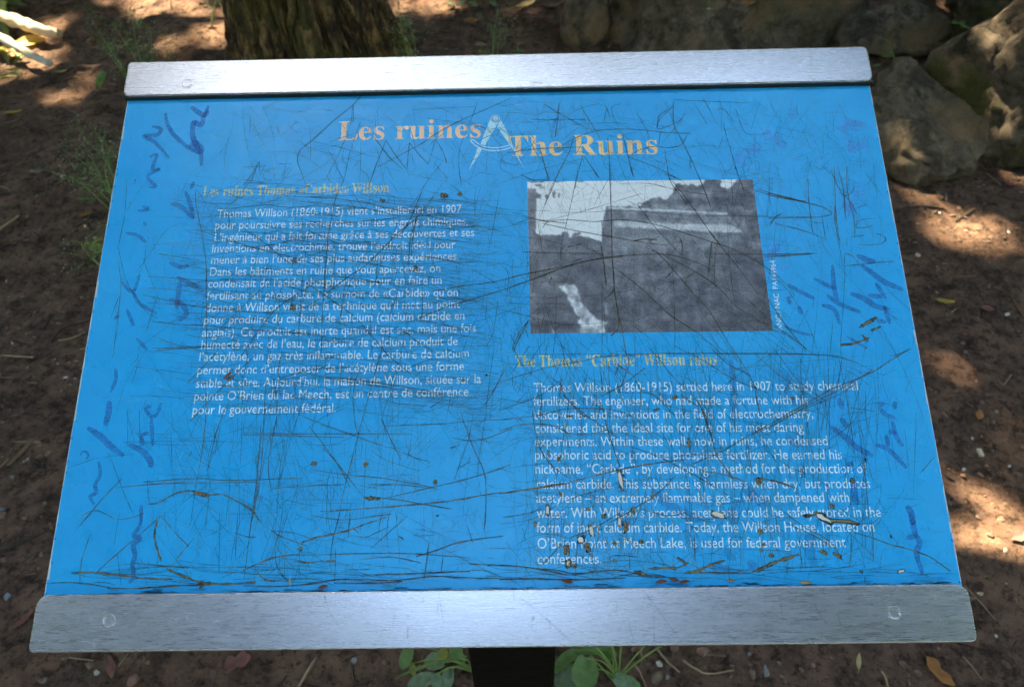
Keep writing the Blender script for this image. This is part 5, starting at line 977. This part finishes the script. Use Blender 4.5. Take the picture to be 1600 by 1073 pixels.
plant('heart_leaved_plant', (742, 1050), 'low plant with rounded leaves peeping out left of the post', [(634, 1027, .03, .040, .026, 250, 10, 'green'), (645, 1045, .012, .022, .014, 290, 20, 'yellowgreen'), (678, 1032, .04, .038, .036, 170, 5, 'bluegreen'), (692, 1022, .05, .030, .020, 80, 0, 'yellowgreen'), (712, 1016, .05, .036, .026, 110, 0, 'green'),
      (655, 1064, .02, .050, .032, 195, 8, 'bluegreen'), (682, 1064, .03, .028, .022, 280, 10, 'bluegreen'), (698, 1062, .03, .038, .026, 255, 8, 'bluegreen'), (722, 1030, .03, .025, .014, 90, 0, 'green')])
plant('heart_leaved_plant', (962, 1062), 'low plant with large rounded leaves and long stalks right of the post', [(914, 1052, .05, .056, .050, 262, 6, 'green'), (888, 1058, .02, .055, .050, 200, 8, 'bluegreen'), (892, 1024, .04, .065, .024, 200, 4, 'green'), (925, 1014, .05, .07, .022, 175, 2, 'green'), (945, 1018, .05, .04, .028, 150, 0, 'green'),
      (975, 1066, .02, .036, .032, 330, 8, 'bluegreen'), (880, 1036, .03, .05, .018, 215, 4, 'green'), (990, 1075, .01, .04, .03, 300, 8, 'green')])
# the long stalks that fan out of the right plant
bs = GG(966, 1058)
for k, (px, py, h, lb) in enumerate(((930, 1008, .08, 0), (970, 1006, .10, 0), (1010, 1006, .09, 0), (1040, 1004, .12, 0), (955, 1004, .1, 0))):
    e = GG(px, py, h) - bs; root = [o for o in C.objects if o.name == 'heart_leaved_plant.001'][0]
    q = catmull([(0, 0, 0), tuple(e * .5 + Vector((0, 0, .01))), tuple(e)], 6); mesh('stem', *tube([Vector(v) + bs - root.location for v in q], [.0022 - .0009 * i / len(q) for i in range(len(q))], 6), M['stem'], root, True)
bs = GG(618, 1066); root = [o for o in C.objects if o.name == 'heart_leaved_plant'][0]; e = GG(732, 1032, .05) - bs
mesh('stem', *tube([bs - root.location + e * t_ + Vector((0, 0, .02 + .02 * math.sin(t_ * 3))) for t_ in (0, .25, .5, .75, 1)], [.0012, .003, .0034, .003, .002], 6), M['green'], root, True)
# small greens near the boulders, by the tree and at the top left corner
plant('seedling', (1398, 98), 'seedling with round leaves in the dark gap beside the top bar corner', [(1365, 82, .02, .034, .028, 200, 0, 'green'), (1386, 88, .03, .036, .026, 20, 0, 'green'), (1362, 60, .05, .04, .02, 80, 0, 'bluegreen'), (1370, 102, .01, .025, .02, 180, 5, 'green')])
plant('seedling', (1462, 170), 'seedling in the crevice below the mossy boulder', [(1458, 160, .05, .042, .018, 150, 0, 'green'), (1476, 152, .07, .034, .018, 60, 0, 'green'), (1456, 190, .02, .034, .022, 290, 10, 'bluegreen')])
plant('seedling', (1508, 40), 'bright green seedling on the rock ledge behind the mossy boulder', [(1500 + 9 * math.cos(k * 1.3), 38 + 6 * math.sin(k * 1.7), .12 + .01 * (k % 3), .032, .018, k * 67, 0, 'green') for k in range(7)])
plant('seedling', (1490, 218), 'yellowing seedling at the foot of the mossy boulder', [(1490, 216, .02, .030, .024, 120, 5, 'yellowgreen'), (1508, 226, .015, .04, .028, 20, 5, 'yellowgreen')])
plant('seedling', (1104, 30), 'single green leaf growing in a hollow of the largest boulder', [(1104, 12, .42, .04, .034, 90, 10, 'green')])
plant('leafy_weed', (12, 60), 'leafy green weed behind the pale sticks in the top left corner', [(random.uniform(-20, 50), random.uniform(-34, 14), random.uniform(.02, .09), random.uniform(.05, .09), random.uniform(.025, .045), random.uniform(0, 360), random.uniform(-10, 25), random.choice(['green', 'green', 'yellowgreen', 'bluegreen'])) for _ in range(26)])
plant('leafy_weed', (14, 100), 'low yellow green weed in the sunspot under the pale sticks', [(random.uniform(-5, 36), random.uniform(60, 98), random.uniform(.01, .03), random.uniform(.035, .07), random.uniform(.015, .03), random.uniform(0, 360), 5, random.choice(['green', 'yellowgreen'])) for _ in range(8)])
plant('leafy_weed', (30, 118), 'narrow green blades on dark soil below the lower pale stick', [(18, 116, .02, .07, .012, 35, 0, 'green'), (10, 122, .02, .06, .010, 40, 0, 'yellowgreen'), (26, 108, .03, .05, .012, 30, 0, 'green')])
plant('leafy_weed', (720, 0), 'leafy seedlings at the upper edge between tree and boulders', [(random.uniform(700, 800), random.uniform(-12, 10), random.uniform(.01, .05), random.uniform(.03, .05), random.uniform(.015, .03), random.uniform(0, 360), 5, random.choice(['green', 'bluegreen'])) for _ in range(14)])
plant('seedling', (755, 88), 'bright seedling behind the top bar under the pale oval leaf', [(755, 82, .02, .035, .02, 20, 0, 'yellowgreen'), (762, 86, .02, .03, .018, 160, 0, 'green')])
plant('seedling', (810, 84), 'small yellow green seedling behind the middle of the top bar', [(812, 68, .06, .03, .014, 60, 0, 'yellowgreen'), (803, 80, .03, .03, .016, 150, 0, 'green'), (814, 80, .03, .03, .014, 10, 0, 'green')])
plant('seedling', (150, 396), 'yellow green moss like seedling at the left edge of the board', [(140 + random.uniform(-12, 20), 385 + random.uniform(-10, 10), .015, .025, .012, random.uniform(0, 360), 5, 'yellowgreen') for _ in range(9)])

def wispy(name, base, tips, label, nb=9, leaves=(), seed=0, rr=.0012, grp='wispy weeds with tiny pale buds'):
    """airy weed: thin stalks with fine side shoots, tiny leaflets and buds"""
    r = random.Random(seed); b = GG(*base); root = empty(name, b); tag(root, label, 'weed', grp); twg, lf, bd = [], [], []
    for px, py, h in tips:
        e = GG(px, py, h) - b; q = [Vector(v) for v in catmull([(0, 0, 0), tuple(e * .5 + Vector((r.uniform(-.03, .03), r.uniform(-.03, .03), .06))), tuple(e)], 7)]
        mesh('stem', *tube(q, [rr * (1.5 - 1.0 * i / len(q)) for i in range(len(q))], 5), M['stem'], root, True)
        for k in range(nb):
            t_ = .35 + .65 * k / nb; p0 = q[min(len(q) - 1, int(t_ * len(q)))]; a = r.uniform(0, 6.28); L_ = r.uniform(.04, .12) * (1.15 - t_ * .5); d = Vector((math.cos(a), math.sin(a), r.uniform(.2, 1.1))).normalized() * L_
            p1 = p0 + d * .5 + Vector((0, 0, .004)); p2 = p0 + d; twg.append(tube([p0, p1, p2], [rr * .5, rr * .4, rr * .25], 3))
            for j in range(7):
                s_ = p0 + (p2 - p0) * r.uniform(.2, 1.05) + Vector([r.uniform(-.014, .014) for _ in range(3)]); w_ = r.uniform(.003, .009); u = Vector([r.uniform(-1, 1) for _ in range(3)]).normalized(); v = u.cross(Vector((0, 0, 1))).normalized() * .4
                lf.append(([s_ - u * w_, s_ + v * w_, s_ + u * w_, s_ - v * w_], [(0, 1, 2, 3)]))
            for j in range(3):
                s_ = p2 + Vector([r.uniform(-.016, .016) for _ in range(3)]); w_ = r.uniform(.0012, .0026); bd.append(([s_ + Vector(c_) * w_ for c_ in ((1, 0, 0), (-1, 0, 0), (0, 1, 0), (0, -1, 0), (0, 0, 1), (0, 0, -1))], [(0, 2, 4), (2, 1, 4), (1, 3, 4), (3, 0, 4), (2, 0, 5), (1, 2, 5), (3, 1, 5), (0, 3, 5)]))
    tag(mesh('side_shoot', *merge(twg), M['stem'], root), kind='stuff'); tag(mesh('leaflet', *merge(lf), M['weedleaf'], root), kind='stuff'); tag(mesh('bud', *merge(bd), M['bud'], root), kind='stuff')
    for i, (px, py, h, L, W_, az, tilt, mt) in enumerate(leaves):
        c_ = GG(px, py, h); o = mesh('leaf', *blade_geo(L, W_, i * 5 + seed, heart=False, wav=.02), M[mt], root, True); o.location = c_ - b; o.rotation_euler = (Matrix.Rotation(math.radians(az), 3, 'Z') @ Matrix.Rotation(math.radians(tilt), 3, 'Y')).to_euler()
wispy('wispy_weed', (262, 215), [(130, 12, .42), (170, 30, .40), (205, 20, .45), (235, 45, .36), (160, 70, .30), (265, 60, .38), (215, 80, .30)], 'tall wispy weed rising behind the top bar corner left of the tree', 11, [(165, 113, .22, .075, .032, 262, 12, 'green'), (222, 30, .34, .04, .02, 250, 20, 'green'), (170, 68, .3, .035, .018, 300, 20, 'green'), (208, 62, .3, .03, .016, 200, 10, 'green'), (195, 25, .3, .03, .016, 60, 10, 'green')], 3)
wispy('wispy_weed', (215, 372), [(100, 235, .16), (128, 215, .20), (155, 212, .24), (88, 272, .10), (120, 285, .12), (172, 232, .24), (150, 262, .18)], 'bushy wispy weed beside the upper left edge of the board', 11, [(142, 266, .10, .030, .014, 330, 10, 'green'), (122, 312, .06, .045, .018, 20, 5, 'green'), (158, 298, .10, .035, .022, 10, 5, 'green'), (128, 282, .12, .025, .022, 90, 5, 'bluegreen')], 5)
wispy('wispy_weed', (655, 150), [(622, 6, .30), (632, 30, .24), (618, 45, .20), (636, 62, .12)], 'wispy weed with yellowish sprigs close right of the tree trunk', 9, [], 7)
wispy('wispy_weed', (770, 130), [(778, 18, .22), (765, 42, .14), (785, 46, .14)], 'short brownish wispy weed behind the middle of the top bar', 8, [], 9)
wispy('wispy_weed', (190, 450), [(145, 385, .07), (128, 378, .06), (158, 392, .08)], 'little weed tuft poking out beside the left edge of the board', 5, [], 13)
wispy('wispy_weed', (330, 40), [(345, 6, .10), (352, 14, .06)], 'small weed sprig at the left foot of the tree', 4, [], 15)
# reddish seed scales caught against the lower rail
def scale_(px, py, L, a, mat, label):
    x, y, _ = P(px, py); V, F = leaf_geo(L, L * .36, .2, 0, int(px), 5); o = mesh('seed_scale', V, F, M[mat], smooth=True)
    o.matrix_world = PANEL_M @ Matrix.Translation((x, y, .0016)) @ Matrix.Rotation(math.radians(a), 4, 'Z') @ Matrix.Rotation(.15, 4, 'X'); tag(o, label, 'seed scale', 'seed scales lying on the board above the lower rail')
for a in ((1052, 904.5, .009, -12, 'redleaf', 'dark red seed scale on the board, upper one of the pair above the lower rail'), (1032, 908, .010, 4, 'redleaf', 'dark red seed scale touching the lower rail left of the other'), (1068, 908, .009, 8, 'redleaf', 'flat red seed scale right of the pair on the lower rail'), (885, 907, .011, -14, 'darkred', 'thin dark seed scale on the rail below the word conferences'),
          (1140, 906, .007, 0, 'orangeleaf', 'orange brown seed scale on the lower rail right of the pair'), (454, 908, .006, 100, 'strawleaf', 'pale yellow seed scale near the lower rail on the left'), (505, 916, .009, 10, 'redleaf', 'brown seed scale on the rail left of the middle'), (1257, 909, .010, 0, 'strawleaf', 'whitish scale under the English text on the lower rail'),
          (356, 588, .010, 48, 'redleaf', 'dark red seed scale resting on the French text'), (316, 916, .006, 40, 'redleaf', 'tiny red scale on the lower rail at the far left')):
    a = list(a); a[4] = 'redleaf' if a[4] == 'darkred' else a[4]; scale_(*a)
